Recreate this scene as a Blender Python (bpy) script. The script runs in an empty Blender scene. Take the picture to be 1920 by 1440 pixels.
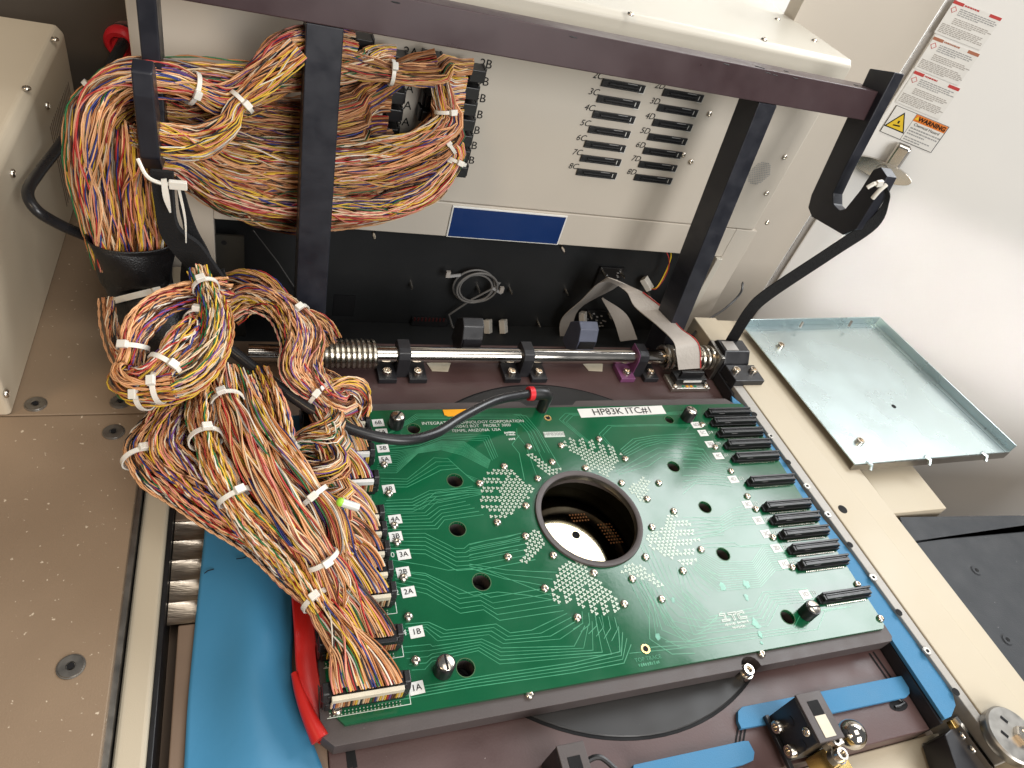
import bpy, bmesh, math, random
import numpy as np
from mathutils import Vector, Matrix
from mathutils.geometry import tessellate_polygon
random.seed(7)
S = bpy.context.scene
COL = S.collection
# ------------------------------------------------------------------ camera
CAM = Vector((-0.29669734, -0.30373126, 0.49239379))
FWD = Vector((0.35593762, 0.65227363, -0.66921411)).normalized()
RGT = Vector((0.93449518, -0.25242939, 0.25099435)).normalized()
UPV = RGT.cross(FWD).normalized()
FPX = 1278.09
cd = bpy.data.cameras.new('camera'); cam = bpy.data.objects.new('camera', cd); COL.objects.link(cam)
M = Matrix((RGT, UPV, -FWD)).transposed().to_4x4(); M.translation = CAM
cam.matrix_world = M
cd.sensor_width = 36; cd.sensor_fit = 'HORIZONTAL'; cd.lens = 36*FPX/1920; cd.clip_start = .01; cd.clip_end = 60
S.camera = cam
# ------------------------------------------------------------------ light
W = bpy.data.worlds.new('World'); S.world = W; W.use_nodes = True
W.node_tree.nodes['Background'].inputs[0].default_value = (.92, .96, 1, 1)
W.node_tree.nodes['Background'].inputs[1].default_value = .14
def area(name, loc, target, sx, sy, power, col):
    l = bpy.data.lights.new(name, 'AREA'); l.shape = 'RECTANGLE'; l.size = sx; l.size_y = sy
    l.energy = power; l.color = col
    o = bpy.data.objects.new(name, l); COL.objects.link(o); o.location = loc
    o.rotation_euler = (Vector(target)-Vector(loc)).to_track_quat('-Z', 'Y').to_euler()
    return o
area('ceiling_light', (.20, -.40, 2.2), (.20, .1, 0), 1.2, 1.2, 14, (1, .955, .87))
area('front_lamp', (.55, -2.0, 1.25), (.60, .3, .15), 1.1, 1.2, 46, (1, .985, .96))  # added area lamp out of view, brightens the door; not a window
area('side_lamp', (1.17, .60, 1.05), (.17, .0, .0), 1.05, .85, 30, (.96, .985, 1))  # added area lamp out of view, gives the board its sheen
area('lamp_light', (-1.6, -.9, 1.5), (-.3, .1, 0), .5, .5, 9, (1, .74, .47))
S.view_settings.view_transform = 'Standard'; S.view_settings.look = 'None'
S.view_settings.exposure = .16; S.view_settings.gamma = 1
S.render.engine = 'CYCLES'
try:
    S.cycles.use_denoising = True
    S.cycles.max_bounces = 8; S.cycles.caustics_reflective = False; S.cycles.caustics_refractive = False
    S.cycles.sample_clamp_indirect = 6
except Exception: pass
# ------------------------------------------------------------------ helpers
def ray(px, py): return RGT*((px-960)/FPX) - UPV*((py-720)/FPX) + FWD
def at(px, py, ax, v):
    d = ray(px, py); return CAM + d*((v-CAM[ax])/d[ax])
def PZ(px, py, z=0.0): return at(px, py, 2, z)
def PY(px, py, y): return at(px, py, 1, y)
def PX(px, py, x): return at(px, py, 0, x)
def V(*a): return Vector(a)
class MB:
    def __init__(s): s.v = []; s.f = []
    def add(s, vs, fs):
        b = len(s.v); s.v += [tuple(p) for p in vs]; s.f += [tuple(i+b for i in f) for f in fs]; return s
    def box(s, x0, x1, y0, y1, z0, z1):
        return s.add([(x0,y0,z0),(x1,y0,z0),(x1,y1,z0),(x0,y1,z0),(x0,y0,z1),(x1,y0,z1),(x1,y1,z1),(x0,y1,z1)],
                     [(3,2,1,0),(4,5,6,7),(0,1,5,4),(1,2,6,5),(2,3,7,6),(3,0,4,7)])
    def obox(s, c, a, b, d):
        c, a, b, d = map(Vector, (c, a, b, d))
        if a.cross(b).dot(d) < 0: d = -d
        return s.add([c-a-b-d, c+a-b-d, c+a+b-d, c-a+b-d, c-a-b+d, c+a-b+d, c+a+b+d, c-a+b+d],
                     [(3,2,1,0),(4,5,6,7),(0,1,5,4),(1,2,6,5),(2,3,7,6),(3,0,4,7)])
    def prism(s, pts, vec, holes=()):
        loops = [[Vector(p) for p in pts]] + [[Vector(p) for p in h] for h in holes]
        vec = Vector(vec); flat = [p for l in loops for p in l]; n = len(flat)
        tris = tessellate_polygon(loops)
        fs = []
        for t in tris:
            a, b, c = (flat[i] for i in t)
            nn = (b-a).cross(c-a)
            t = tuple(t) if nn.dot(vec) > 0 else tuple(reversed(t))
            fs.append(tuple(i+n for i in t)); fs.append(tuple(reversed(t)))
        b0 = 0
        for k, l in enumerate(loops):
            m = len(l); area2 = Vector((0,0,0))
            for i in range(m): area2 += l[i].cross(l[(i+1) % m])
            ccw = area2.dot(vec) > 0
            if k > 0: ccw = not ccw
            for i in range(m):
                i0, i1 = b0+i, b0+(i+1) % m
                q = (i0, i1, i1+n, i0+n)
                fs.append(q if ccw else tuple(reversed(q)))
            b0 += m
        return s.add(flat+[p+vec for p in flat], fs)
    def lathe(s, c, axis, prof, n=20, cap=True):
        c = Vector(c); ax = Vector(axis).normalized()
        u = ax.orthogonal().normalized(); w = ax.cross(u)
        vs = []; fs = []; m = len(prof)
        for (r, h) in prof:
            for i in range(n):
                a = 2*math.pi*i/n
                vs.append(c+ax*h+(u*math.cos(a)+w*math.sin(a))*r)
        for j in range(m-1):
            for i in range(n):
                i2 = (i+1) % n
                fs.append((j*n+i, j*n+i2, (j+1)*n+i2, (j+1)*n+i))
        if cap:
            fs.append(tuple(range(n-1, -1, -1))); fs.append(tuple((m-1)*n+i for i in range(n)))
        return s.add(vs, fs)
    def cyl(s, p0, p1, r, n=16, r1=None):
        p0, p1 = Vector(p0), Vector(p1); d = p1-p0
        return s.lathe(p0, d, [(r, 0), (r if r1 is None else r1, d.length)], n)
    def tube(s, pts, r, n=8, closed=False, flat=None):
        pts = [Vector(p) for p in pts]; m = len(pts)
        rs = r if isinstance(r, (list, tuple)) else [r]*m
        tan = []
        for i in range(m):
            a = pts[(i-1) % m] if (closed or i > 0) else pts[0]
            b = pts[(i+1) % m] if (closed or i < m-1) else pts[-1]
            t = b-a; tan.append(t.normalized() if t.length > 1e-9 else Vector((0,0,1)))
        nrm = tan[0].orthogonal().normalized(); vs = []; fs = []
        for i in range(m):
            nrm = (nrm-tan[i]*nrm.dot(tan[i])).normalized(); bi = tan[i].cross(nrm)
            for k in range(n):
                a = 2*math.pi*k/n
                vs.append(pts[i]+(nrm*math.cos(a)+bi*math.sin(a)*(flat or 1))*rs[i])
        for i in range(m if closed else m-1):
            i2 = (i+1) % m
            for k in range(n):
                k2 = (k+1) % n
                fs.append((i*n+k, i*n+k2, i2*n+k2, i2*n+k))
        if not closed:
            fs.append(tuple(range(n-1, -1, -1))); fs.append(tuple((m-1)*n+k for k in range(n)))
        return s.add(vs, fs)
    def ball(s, c, r, n=16, m=10):
        return s.lathe(c, (0,0,1), [(max(1e-5, r*math.sin(math.pi*j/m)), -r*math.cos(math.pi*j/m)) for j in range(m+1)], n)
    def mesh(s, name, smooth=False):
        me = bpy.data.meshes.new(name); me.from_pydata(s.v, [], s.f); me.update()
        if smooth:
            me.polygons.foreach_set('use_smooth', [True]*len(me.polygons))
            try: me.set_sharp_from_angle(angle=math.radians(40))
            except Exception: pass
        return me
    def build(s, name, mat, parent=None, bevel=0, smooth=False, seg=2):
        return put(name, s.mesh(name, smooth), mat, parent, bevel=bevel, seg=seg)
def put(name, me, mat, parent=None, loc=None, rot=None, bevel=0, seg=2):
    if mat is not None and len(me.materials) == 0: me.materials.append(mat)
    o = bpy.data.objects.new(name, me); COL.objects.link(o)
    if loc is not None: o.location = loc
    if rot is not None: o.rotation_euler = rot
    par(o, parent)
    if bevel:
        b = o.modifiers.new('bevel', 'BEVEL'); b.width = bevel; b.segments = seg; b.limit_method = 'ANGLE'; b.angle_limit = math.radians(35)
        b.harden_normals = False
    return o
def par(o, p):
    if p is not None:
        o.parent = p; o.matrix_parent_inverse = p.matrix_basis.inverted()
    return o
def tag(o, label=None, cat=None, group=None, kind=None):
    if label: o['label'] = label
    if cat: o['category'] = cat
    if group: o['group'] = group
    if kind: o['kind'] = kind
    return o
def thing(name, loc, label, cat, group=None, kind=None):
    e = bpy.data.objects.new(name, None); COL.objects.link(e); e.location = loc; e.empty_display_size = .01
    return tag(e, label, cat, group, kind)
def text(s, parent, origin, xdir, ydir, size, mat, name='lettering', align='CENTER', shear=0, sp=1.0, bold=0):
    c = bpy.data.curves.new(name, 'FONT'); c.body = s; c.size = size; c.align_x = align; c.align_y = 'CENTER'; c.shear = shear
    c.space_character = sp; c.offset = bold; c.resolution_u = 3
    c.materials.append(mat)
    o = bpy.data.objects.new(name, c); COL.objects.link(o)
    x = Vector(xdir).normalized(); z = x.cross(Vector(ydir)).normalized(); y = z.cross(x)
    m = Matrix((x, y, z)).transposed().to_4x4(); m.translation = Vector(origin)+z*.00025
    o.matrix_basis = m
    return par(o, parent)
def catmull(pts, n=8, closed=False):
    out = []; m = len(pts); pts = [np.array(p, float) for p in pts]
    rng = range(m if closed else m-1)
    for i in rng:
        p0 = pts[(i-1) % m] if (closed or i > 0) else 2*pts[0]-pts[1]
        p1 = pts[i]; p2 = pts[(i+1) % m]
        p3 = pts[(i+2) % m] if (closed or i < m-2) else 2*pts[-1]-pts[-2]
        for k in range(n):
            t = k/n
            out.append(.5*((2*p1)+(p2-p0)*t+(2*p0-5*p1+4*p2-p3)*t*t+(3*p1-p0-3*p2+p3)*t**3))
    if not closed: out.append(pts[-1])
    return out
# ------------------------------------------------------------------ materials
def mat(name, col, rough=.5, metal=0, var=.12, vscale=40, rvar=.15, bump=0, bscale=400, spec=.5, dirt=None, dscale=12, damt=.5, specks=None, sheen=0, coat=0, stretch=None, sss=0):
    m = bpy.data.materials.new(name); m.use_nodes = True; nt = m.node_tree; N = nt.nodes; L = nt.links
    b = N['Principled BSDF']; b.inputs['Metallic'].default_value = metal; b.inputs['Specular IOR Level'].default_value = spec
    tc = N.new('ShaderNodeTexCoord'); mp = N.new('ShaderNodeMapping'); L.new(tc.outputs['Object'], mp.inputs[0])
    if stretch: mp.inputs['Scale'].default_value = stretch
    n1 = N.new('ShaderNodeTexNoise'); n1.inputs['Scale'].default_value = vscale; n1.inputs['Detail'].default_value = 6; L.new(mp.outputs[0], n1.inputs[0])
    r = N.new('ShaderNodeMapRange'); r.inputs['From Min'].default_value = .25; r.inputs['From Max'].default_value = .75
    r.inputs['To Min'].default_value = 1-var; r.inputs['To Max'].default_value = 1+var; L.new(n1.outputs[0], r.inputs[0])
    mx = N.new('ShaderNodeVectorMath'); mx.operation = 'SCALE'; mx.inputs[0].default_value = col; L.new(r.outputs[0], mx.inputs['Scale'])
    out = mx.outputs[0]
    if dirt:
        n2 = N.new('ShaderNodeTexNoise'); n2.inputs['Scale'].default_value = dscale; n2.inputs['Detail'].default_value = 8; L.new(tc.outputs['Object'], n2.inputs[0])
        r2 = N.new('ShaderNodeMapRange'); r2.inputs['From Min'].default_value = .45; r2.inputs['From Max'].default_value = .75
        r2.inputs['To Max'].default_value = damt; L.new(n2.outputs[0], r2.inputs[0])
        mm = N.new('ShaderNodeMix'); mm.data_type = 'RGBA'; L.new(r2.outputs[0], mm.inputs[0]); L.new(out, mm.inputs[6]); mm.inputs[7].default_value = (*dirt, 1); out = mm.outputs[2]
    if specks:   # (colour, scale, threshold)
        n3 = N.new('ShaderNodeTexNoise'); n3.inputs['Scale'].default_value = specks[1]; n3.inputs['Detail'].default_value = 3; L.new(tc.outputs['Object'], n3.inputs[0])
        r3 = N.new('ShaderNodeMapRange'); r3.inputs['From Min'].default_value = specks[2]; r3.inputs['From Max'].default_value = specks[2]+.03; L.new(n3.outputs[0], r3.inputs[0])
        mm = N.new('ShaderNodeMix'); mm.data_type = 'RGBA'; L.new(r3.outputs[0], mm.inputs[0]); L.new(out, mm.inputs[6]); mm.inputs[7].default_value = (*specks[0], 1); out = mm.outputs[2]
    L.new(out, b.inputs['Base Color'])
    rr = N.new('ShaderNodeMapRange'); rr.inputs['From Min'].default_value = .3; rr.inputs['From Max'].default_value = .7
    rr.inputs['To Min'].default_value = max(.02, rough*(1-rvar)); rr.inputs['To Max'].default_value = min(1, rough*(1+rvar)); L.new(n1.outputs[0], rr.inputs[0]); L.new(rr.outputs[0], b.inputs['Roughness'])
    if bump:
        n4 = N.new('ShaderNodeTexNoise'); n4.inputs['Scale'].default_value = bscale; n4.inputs['Detail'].default_value = 4; L.new(mp.outputs[0], n4.inputs[0])
        bp = N.new('ShaderNodeBump'); bp.inputs['Strength'].default_value = bump; bp.inputs['Distance'].default_value = .001; L.new(n4.outputs[0], bp.inputs['Height']); L.new(bp.outputs[0], b.inputs['Normal'])
    if sheen: b.inputs['Sheen Weight'].default_value = sheen
    if coat: b.inputs['Coat Weight'].default_value = coat; b.inputs['Coat Roughness'].default_value = .08
    if sss:
        b.inputs['Subsurface Weight'].default_value = sss; b.inputs['Subsurface Radius'].default_value = (.002, .0015, .001)
    return m
K = {}
K['tan'] = mat('tan_paint', (.275, .195, .127), .50, var=.08, vscale=9, bump=.15, bscale=900, dirt=(.19, .130, .085), dscale=5, damt=.5, specks=((.60, .50, .38), 210, .685))
K['cream'] = mat('cream_paint', (.54, .47, .355), .5, var=.04, vscale=12, bump=.08, bscale=1200, dirt=(.44, .36, .25), dscale=6, damt=.35)
K['box'] = mat('beige_box_paint', (.62, .53, .40), .5, var=.04, vscale=10, bump=.12, bscale=1400, dirt=(.5, .42, .3), dscale=4, damt=.3)
K['panel'] = mat('beige_panel_paint', (.58, .525, .45), .45, var=.03, vscale=10, bump=.08, bscale=1500, dirt=(.5, .45, .38), dscale=5, damt=.25)
K['lid'] = mat('pale_lid_paint', (.57, .535, .46), .42, var=.03, vscale=10, bump=.08, bscale=1500)
K['door'] = mat('white_gloss_paint', (.86, .85, .825), .16, var=.02, vscale=6, bump=.06, bscale=25, rvar=.3)
K['trim'] = mat('grey_trim', (.42, .40, .38), .4, var=.05)
K['brown'] = mat('brown_anodised', (.085, .047, .045), .42, var=.16, vscale=30, rvar=.25, bump=.08, bscale=600, dirt=(.115, .075, .07), dscale=14, damt=.5, specks=((.35, .3, .28), 260, .75))
K['purple'] = mat('purple_brown_anodised', (.052, .028, .031), .36, var=.14, vscale=25, rvar=.25, dirt=(.05, .03, .035), dscale=20, damt=.5)
K['support'] = mat('dark_grey_anodised', (.078, .063, .061), .5, var=.1, vscale=60, bump=.1, bscale=900, specks=((.3, .28, .26), 300, .76))
K['disc'] = mat('black_disc_anodised', (.022, .021, .021), .5, var=.12, vscale=40, specks=((.2, .18, .17), 240, .76))
K['black'] = mat('black_anodised', (.018, .018, .021), .38, var=.2, vscale=50, rvar=.25, dirt=(.04, .04, .045), dscale=30, damt=.4)
K['navy'] = mat('blue_black_anodised', (.013, .014, .021), .38, var=.15, vscale=60, rvar=.25, dirt=(.028, .028, .038), dscale=30, damt=.35)
K['cavity'] = mat('black_sheet', (.015, .016, .017), .5, var=.15, vscale=10)
K['plastic'] = mat('black_plastic', (.012, .012, .013), .38, var=.1, vscale=80)
K['rubber'] = mat('black_rubber', (.016, .016, .018), .30, var=.1, vscale=60)
K['mat'] = mat('black_rubber_mat', (.030, .033, .038), .62, var=.12, vscale=40, bump=.2, bscale=700, specks=((.12, .12, .13), 240, .74))
K['velcro'] = mat('black_webbing', (.006, .006, .007), .95, var=.4, vscale=300, bump=.9, bscale=700)
K['fabric'] = mat('black_woven_sleeve', (.006, .006, .007), .36, var=.3, vscale=300, bump=.5, bscale=900)
K['steel'] = mat('polished_steel', (.62, .58, .53), .13, 1, var=.05, vscale=30, rvar=.3)
K['spring'] = mat('spring_steel', (.50, .46, .39), .28, 1, var=.12, vscale=60)
K['screw'] = mat('nickel_screw', (.72, .66, .58), .22, 1, var=.1, vscale=200)
K['dull'] = mat('dull_steel', (.36, .34, .31), .38, 1, var=.15, vscale=120)
K['milled'] = mat('milled_metal', (.50, .43, .35), .36, .9, var=.2, vscale=60, bump=.4, bscale=120, stretch=(1, 8, 1))
K['bed'] = mat('brown_painted_bed', (.19, .13, .09), .5, var=.1, vscale=20, specks=((.5, .42, .34), 140, .74))
K['zinc'] = mat('zinc_plate', (.66, .78, .80), .28, .85, var=.04, vscale=14, rvar=.2, dirt=(.60, .72, .71), dscale=10, damt=.5)
K['alu'] = mat('brushed_aluminium', (.62, .59, .53), .36, .9, var=.08, vscale=50, stretch=(1, 12, 1))
K['brass'] = mat('brass', (.72, .52, .20), .22, 1, var=.06, vscale=40)
K['gold'] = mat('gold_plating', (.80, .58, .25), .25, 1, var=.06)
K['blue'] = mat('blue_vinyl', (.050, .225, .40), .45, var=.06, vscale=14, rvar=.2, bump=.12, bscale=160, dirt=(.035, .165, .30), dscale=7, damt=.4)
K['bluepad'] = mat('blue_foam_pad', (.050, .205, .38), .65, var=.05, vscale=30, bump=.25, bscale=900)
K['red'] = mat('red_vinyl', (.58, .018, .014), .36, var=.08, vscale=20, bump=.1, bscale=120, sss=.05)
K['redplastic'] = mat('red_plastic', (.70, .02, .03), .35, var=.05)
K['nylon'] = mat('white_nylon', (.78, .75, .68), .38, var=.06, vscale=80, sss=.15)
K['white'] = mat('white_paper', (.78, .77, .74), .6, var=.03)
K['strip'] = mat('cream_connector_strip', (.66, .60, .47), .5, var=.08, vscale=120)
K['ink'] = mat('black_ink', (.012, .012, .013), .7, var=.05, spec=.2)
K['strippaint'] = mat('grey_strip_paint', (.40, .38, .35), .45, var=.06, vscale=60, stretch=(1, 6, 1), dirt=(.33, .30, .26), dscale=10, damt=.4)
K['silk'] = mat('white_silkscreen', (.62, .68, .62), .5, var=.06)
K['bluelabel'] = mat('blue_label', (.008, .032, .135), .35, var=.03)
K['pcb'] = mat('green_solder_mask', (.004, .094, .036), .17, var=.10, vscale=22, rvar=.35, spec=.60, bump=.03, bscale=300, dirt=(.006, .125, .055), dscale=9, damt=.5)
K['trace'] = mat('copper_under_mask', (.050, .28, .145), .22, var=.2, vscale=120, spec=.6)
K['pad'] = mat('tinned_pads', (.50, .58, .48), .4, .15, var=.2, vscale=300)
K['fr4'] = mat('board_edge', (.05, .13, .05), .6)
K['grey'] = mat('grey_cable', (.40, .37, .34), .5, var=.06)
K['ribbon'] = mat('grey_ribbon', (.50, .46, .42), .5, var=.05, bump=.5, bscale=300, stretch=(1, 1, 1))
K['greywire'] = mat('dark_grey_wire', (.16, .155, .15), .4)
K['orange'] = mat('orange_tape', (.86, .37, .005), .6, var=.04)
K['yellow'] = mat('yellow_print', (.80, .55, .03), .5, var=.03)
K['orangeprint'] = mat('orange_print', (.75, .20, .02), .5, var=.03)
K['redprint'] = mat('red_print', (.52, .05, .045), .5, var=.05)
K['brownprint'] = mat('brown_print', (.42, .16, .09), .5, var=.05)
K['greyprint'] = mat('grey_print', (.34, .34, .34), .6)
K['ceramic'] = mat('light_connector', (.66, .63, .57), .45)
K['mirror'] = mat('polished_chuck', (.50, .44, .30), .07, 1, var=.04, vscale=8, rvar=.4)
K['magenta'] = mat('faded_purple_anodised', (.20, .065, .16), .4, var=.2, vscale=60)
K['glass'] = mat('clear_cap', (.6, .62, .58), .25)
K['limegreen'] = mat('lime_plastic', (.35, .7, .05), .4)
K['bluegrey'] = mat('blue_lit_anodised', (.085, .095, .14), .42, var=.15, vscale=70)  # black anodised with bluish light put into the colour
def wiremat():
    m = bpy.data.materials.new('wire_insulation'); m.use_nodes = True; N = m.node_tree.nodes; L = m.node_tree.links
    a = N.new('ShaderNodeAttribute'); a.attribute_name = 'wire'; b = N['Principled BSDF']
    L.new(a.outputs['Color'], b.inputs['Base Color']); b.inputs['Roughness'].default_value = .42; b.inputs['Specular IOR Level'].default_value = .4
    return m
K['wire'] = wiremat()
# shared small meshes
def screw_mesh(r, h, dark=True):
    mb = MB(); mb.lathe((0,0,0), (0,0,1), [(r,0),(r,h*.45),(r*.8,h*.85),(r*.52,h),(r*.45,h),(r*.40,h*.45),(r*.12,h*.42)], 18)
    return mb.mesh('screw_head', True)
ME_SCREW = screw_mesh(.0036, .0026); ME_SCREW.materials.append(K['screw'])
def csk_mesh(r):
    mb = MB(); mb.lathe((0,0,0), (0,0,1), [(r*1.12,0),(r*1.10,.0004),(r,.0005),(r*.96,.0012),(r*.40,.0012),(r*.36,-.001)], 24)
    return mb.mesh('flat_screw', True)
def hexhole_mesh(r):
    mb = MB(); mb.lathe((0,0,0), (0,0,1), [(r,0),(r,.0003)], 6); return mb.mesh('hex_socket')
ME_CSK = csk_mesh(.0075); ME_CSK.materials.append(K['dull'])
ME_HEX = hexhole_mesh(.0024); ME_HEX.materials.append(K['ink'])
ME_SMALLCSK = csk_mesh(.0036); ME_SMALLCSK.materials.append(K['dull'])
ME_SMALLHEX = hexhole_mesh(.0016); ME_SMALLHEX.materials.append(K['ink'])
def cap_mesh(r, h):
    mb = MB(); mb.lathe((0,0,0), (0,0,1), [(r,0),(r,h*.85),(r*.9,h),(r*.58,h),(r*.55,h*.45),(r*.1,h*.45)], 18); return mb.mesh('cap_screw', True)
ME_CAP = cap_mesh(.0050, .0052); ME_CAP.materials.append(K['screw'])
def aim(o, loc, axis):
    q = Vector(axis).to_track_quat('Z', 'Y').to_matrix().to_4x4(); q.translation = Vector(loc); o.matrix_basis = q; return o
def screw_at(me, name, parent, loc, axis=(0,0,1), sub=None):
    o = bpy.data.objects.new(name, me); COL.objects.link(o); aim(o, loc, axis); par(o, parent)
    if sub:
        s = bpy.data.objects.new('hex_socket', sub); COL.objects.link(s); aim(s, Vector(loc)+Vector(axis).normalized()*.00125, axis); par(s, o)
    return o
# ================================================================== SETTING
deck = thing('deck', (-.6, .1, -.03), 'tan painted metal deck on the left with flat screws', 'deck', kind='structure')
MB().box(-1.1, -.383, -.75, .1425, -.03, 0).build('plate', K['tan'], deck, bevel=.0008)
MB().box(-1.1, -.383, .1435, .60, -.03, .0002).build('plate', K['tan'], deck, bevel=.0008)
for p in ((67,758),(226,753),(213,810),(133,1250)):
    screw_at(ME_CSK, 'screw', deck, PZ(*p, .0003), sub=ME_HEX)
o = MB().box(-1.6, 1.9, -1.6, 1.7, -.62, -.60).build('floor', mat('floor_brown', (.20, .15, .11), .6), None); tag(o, 'brown floor far below the machine', 'floor', kind='structure')
o = MB().box(-.3835, -.3795, -.75, .60, -.04, -.006).build('edge_trim', K['dull'], None); tag(o, 'thin grey metal strip along the edge of the tan deck', 'trim strip')
o = MB().box(-.3785, -.3598, -.75, .37, -.05, -.010).build('side_rail', K['cream'], None, bevel=.003, seg=3); tag(o, 'long cream rail between tan deck and blue vinyl', 'rail')
o = MB().box(-.3596, -.3562, -.75, .262, -.05, -.0135).build('gap_strip', K['plastic'], None, bevel=.0006); tag(o, 'black strip standing in for the dark gap right of the cream rail', 'trim strip')  # black strip added to draw the dark gap beside the rail
# machine bed left of the base plate
bed = thing('machine_bed', (0, 0, -.08), 'brown machine bed below the blue vinyl and base plate', 'machine bed', kind='structure')
MB().box(-.3560, .27, -.75, .262, -.09, -.047).build('bed_plate', K['bed'], bed)
MB().box(-.3480, -.2505, -.75, -.045, -.0468, -.022).build('bed_step', K['bed'], bed, bevel=.001)
MB().box(-.3558, -.2505, .045, .262, -.0468, -.0215).build('bed_step', K['bed'], bed, bevel=.001)
# milled recess with scallops
mb = MB()
nx, ny = 10, 90; x0, x1, y0, y1 = -.3555, -.262, -.044, .044
vs = []; fs = []
for j in range(ny+1):
    y = y0+(y1-y0)*j/ny; ph = ((y-y0)/.0176) % 1
    dip = .0050*math.sqrt(max(0, 1-(2*ph-1)**2))
    for i in range(nx+1):
        x = x0+(x1-x0)*i/nx
        vs.append((x, y, -.0225-dip*min(1, i/1.5)))
for j in range(ny):
    for i in range(nx):
        a = j*(nx+1)+i; fs.append((a, a+1, a+nx+2, a+nx+1))
mb.add(vs, fs); o = mb.build('milled_recess', K['milled'], bed, smooth=True); tag(o, 'shiny milled metal pockets beside the cream rail')
# ------------------------------------------------------------------ base plate
bp = thing('base_plate', (0, 0, -.047), 'dark brown anodised base plate under the green board', 'plate')
HC = [V(-.005+.066*math.cos(i*math.pi/32), .003+.066*math.sin(i*math.pi/32), -.0465) for i in range(64)]
MB().prism([V(-.250,-.2235,-.0465), V(.2515,-.2235,-.0465), V(.2515,.262,-.0465), V(-.250,.262,-.0465)], (0,0,.0245), [HC]).build('plate', K['brown'], bp, bevel=.0008)
mb = MB(); mb.lathe((0, .006, -.0219), (0,0,1), [(.1905,0),(.1903,.0003),(.1875,.0003)], 96, cap=False); mb.build('disc_gap', K['ink'], bp)
mb = MB(); mb.lathe((0, .006, -.0214), (0,0,1), [(.1880,0),(.1880,.0004),(.1872,.0010),(.070,.0010),(.070,-.015)], 96, cap=False); mb.build('round_insert', K['disc'], bp)
for (a, b, w) in (((1630,1225),(1663,1272),.0010),((1637,1222),(1669,1268),.0010),((652,1402),(656,1440),.0016),((660,1401),(666,1440),.0016),((1384,1365),(1378,1400),.0007),((1391,1364),(1385,1400),.0007),((1398,1364),(1392,1400),.0007)):
    p, q = PZ(*a, -.0217), PZ(*b, -.0217); d = (q-p); q = q+d*.4 if b[1] < 1400 and a[1] < 1300 else q
    n = Vector((-d.y, d.x, 0)).normalized()*w
    MB().prism([p-n, q-n, q+n, p+n], (0,0,.0001)).build('groove', K['ink'], bp)
c = PZ(1685,1322,-.0217)
g = MB(); ring = [c+V(.0085*math.cos(a)*1.2, .005*math.sin(a), 0) for a in [i*math.pi/8 for i in range(16)]]
g.prism(ring, (0,0,.0001)); g.build('slot', K['ink'], bp)
MB().tube([c+V(-.006,-.001,.0008), c+V(-.001,-.0012,.001), c+V(.006,.0004,.001), c+V(.003,.0045,.001)], .0013, 6).build('slot_pin', K['plastic'], bp)
# front cream ledge
o = MB().box(.05, .60, -.75, -.224, -.09, -.0445).build('front_ledge', K['cream'], None, bevel=.001); tag(o, 'cream metal ledge in front of the brown base plate', 'ledge')
for p in ((1737,1402),): screw_at(ME_SMALLCSK, 'screw', o, PZ(*p, -.0443), sub=ME_SMALLHEX)
# ------------------------------------------------------------------ right rails
rl = thing('right_rail', (.30, 0, -.05), 'wide cream rail right of the board with a screwed inner strip', 'rail')
def slat(name, xa0, xb0, xa1, xb1, ya, yb, z0, z1, m, parent, bevel=.0012):
    """bar between the lines x=xa (at y=.13) .. xb (at y=-.20), left and right edge"""
    def X(a, b, y): return a+(b-a)*(.13-y)/.33
    return MB().prism([(X(xa0,xb0,ya),ya,z0),(X(xa1,xb1,ya),ya,z0),(X(xa1,xb1,yb),yb,z0),(X(xa0,xb0,yb),yb,z0)], (0,0,z1-z0)).build(name, m, parent, bevel=bevel)
slat('inner_strip', .2574, .2797, .2706, .2887, -.262, .185, -.05, -.0005, K['strippaint'], rl, .0008)
slat('rail_band', .2709, .2890, .3115, .3390, -.75, .30, -.05, .0010, K['cream'], rl)
slat('rail_band', .3145, .3418, .3560, .3690, -.75, .30, -.05, -.0030, K['cream'], rl)
slat('groove', .3110, .3385, .3150, .3425, -.75, .30, -.05, -.0060, K['tan'], rl, 0)
for p in ((1445,818),(1513,912),(1552,965),(1637,1083),(1738,1221),(1853,1380)):
    q = PZ(*p, 0); screw_at(ME_SMALLCSK, 'screw', rl, (q.x, q.y, -.0003), sub=ME_SMALLHEX)
def hole(parent, c, r, axis=(0,0,1), h=.0003, name='hole', m=None, n=18):
    mb = MB(); mb.lathe((0,0,0), (0,0,1), [(r,0),(r,h)], n); o = put(name, mb.mesh(name), m or K['ink'], parent); aim(o, c, axis); return o
for p in ((1415,776),(1478,866),(1594,1021),(1686,1148),(1793,1297)):
    q = PZ(*p, 0); hole(rl, (q.x, q.y, -.0004), .0034)
q = PZ(1580,955,.001); hole(rl, (q.x, q.y, .0010), .0052)
# black mat lower right
ME_DARKCSK = csk_mesh(.0055); ME_DARKCSK.materials.append(K['mat'])
m2 = thing('rubber_mat', (.6, -.2, -.07), 'black rubber mat beyond the cream rail at lower right', 'mat')
ma, mb1, mc1, md = PZ(1690,970,-.027), PZ(1925,967,-.027), PZ(1728,1019,-.030), PZ(1925,990,-.030)
e1 = (mb1-ma); e2 = (md-mc1)
MB().prism([ma+V(0,0,-.04), ma-e1*.02+V(0,-.3,-.04), mb1+e1*2+V(0,-.3,-.04), mb1+e1*2+V(0,0,-.04)], (0,0,.0385)).build('mat_base', K['mat'], m2)
q0, q1 = mc1-e2*.12, md+e2*2
MB().prism([V(q0.x,q0.y,-.0284), V(q1.x,q1.y,-.0284), V(q1.x,-.9,-.0284), V(.378,-.9,-.0284), V(.378,q0.y,-.0284)], (0,0,.0022)).build('mat_sheet', K['mat'], m2, bevel=.0006)
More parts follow.
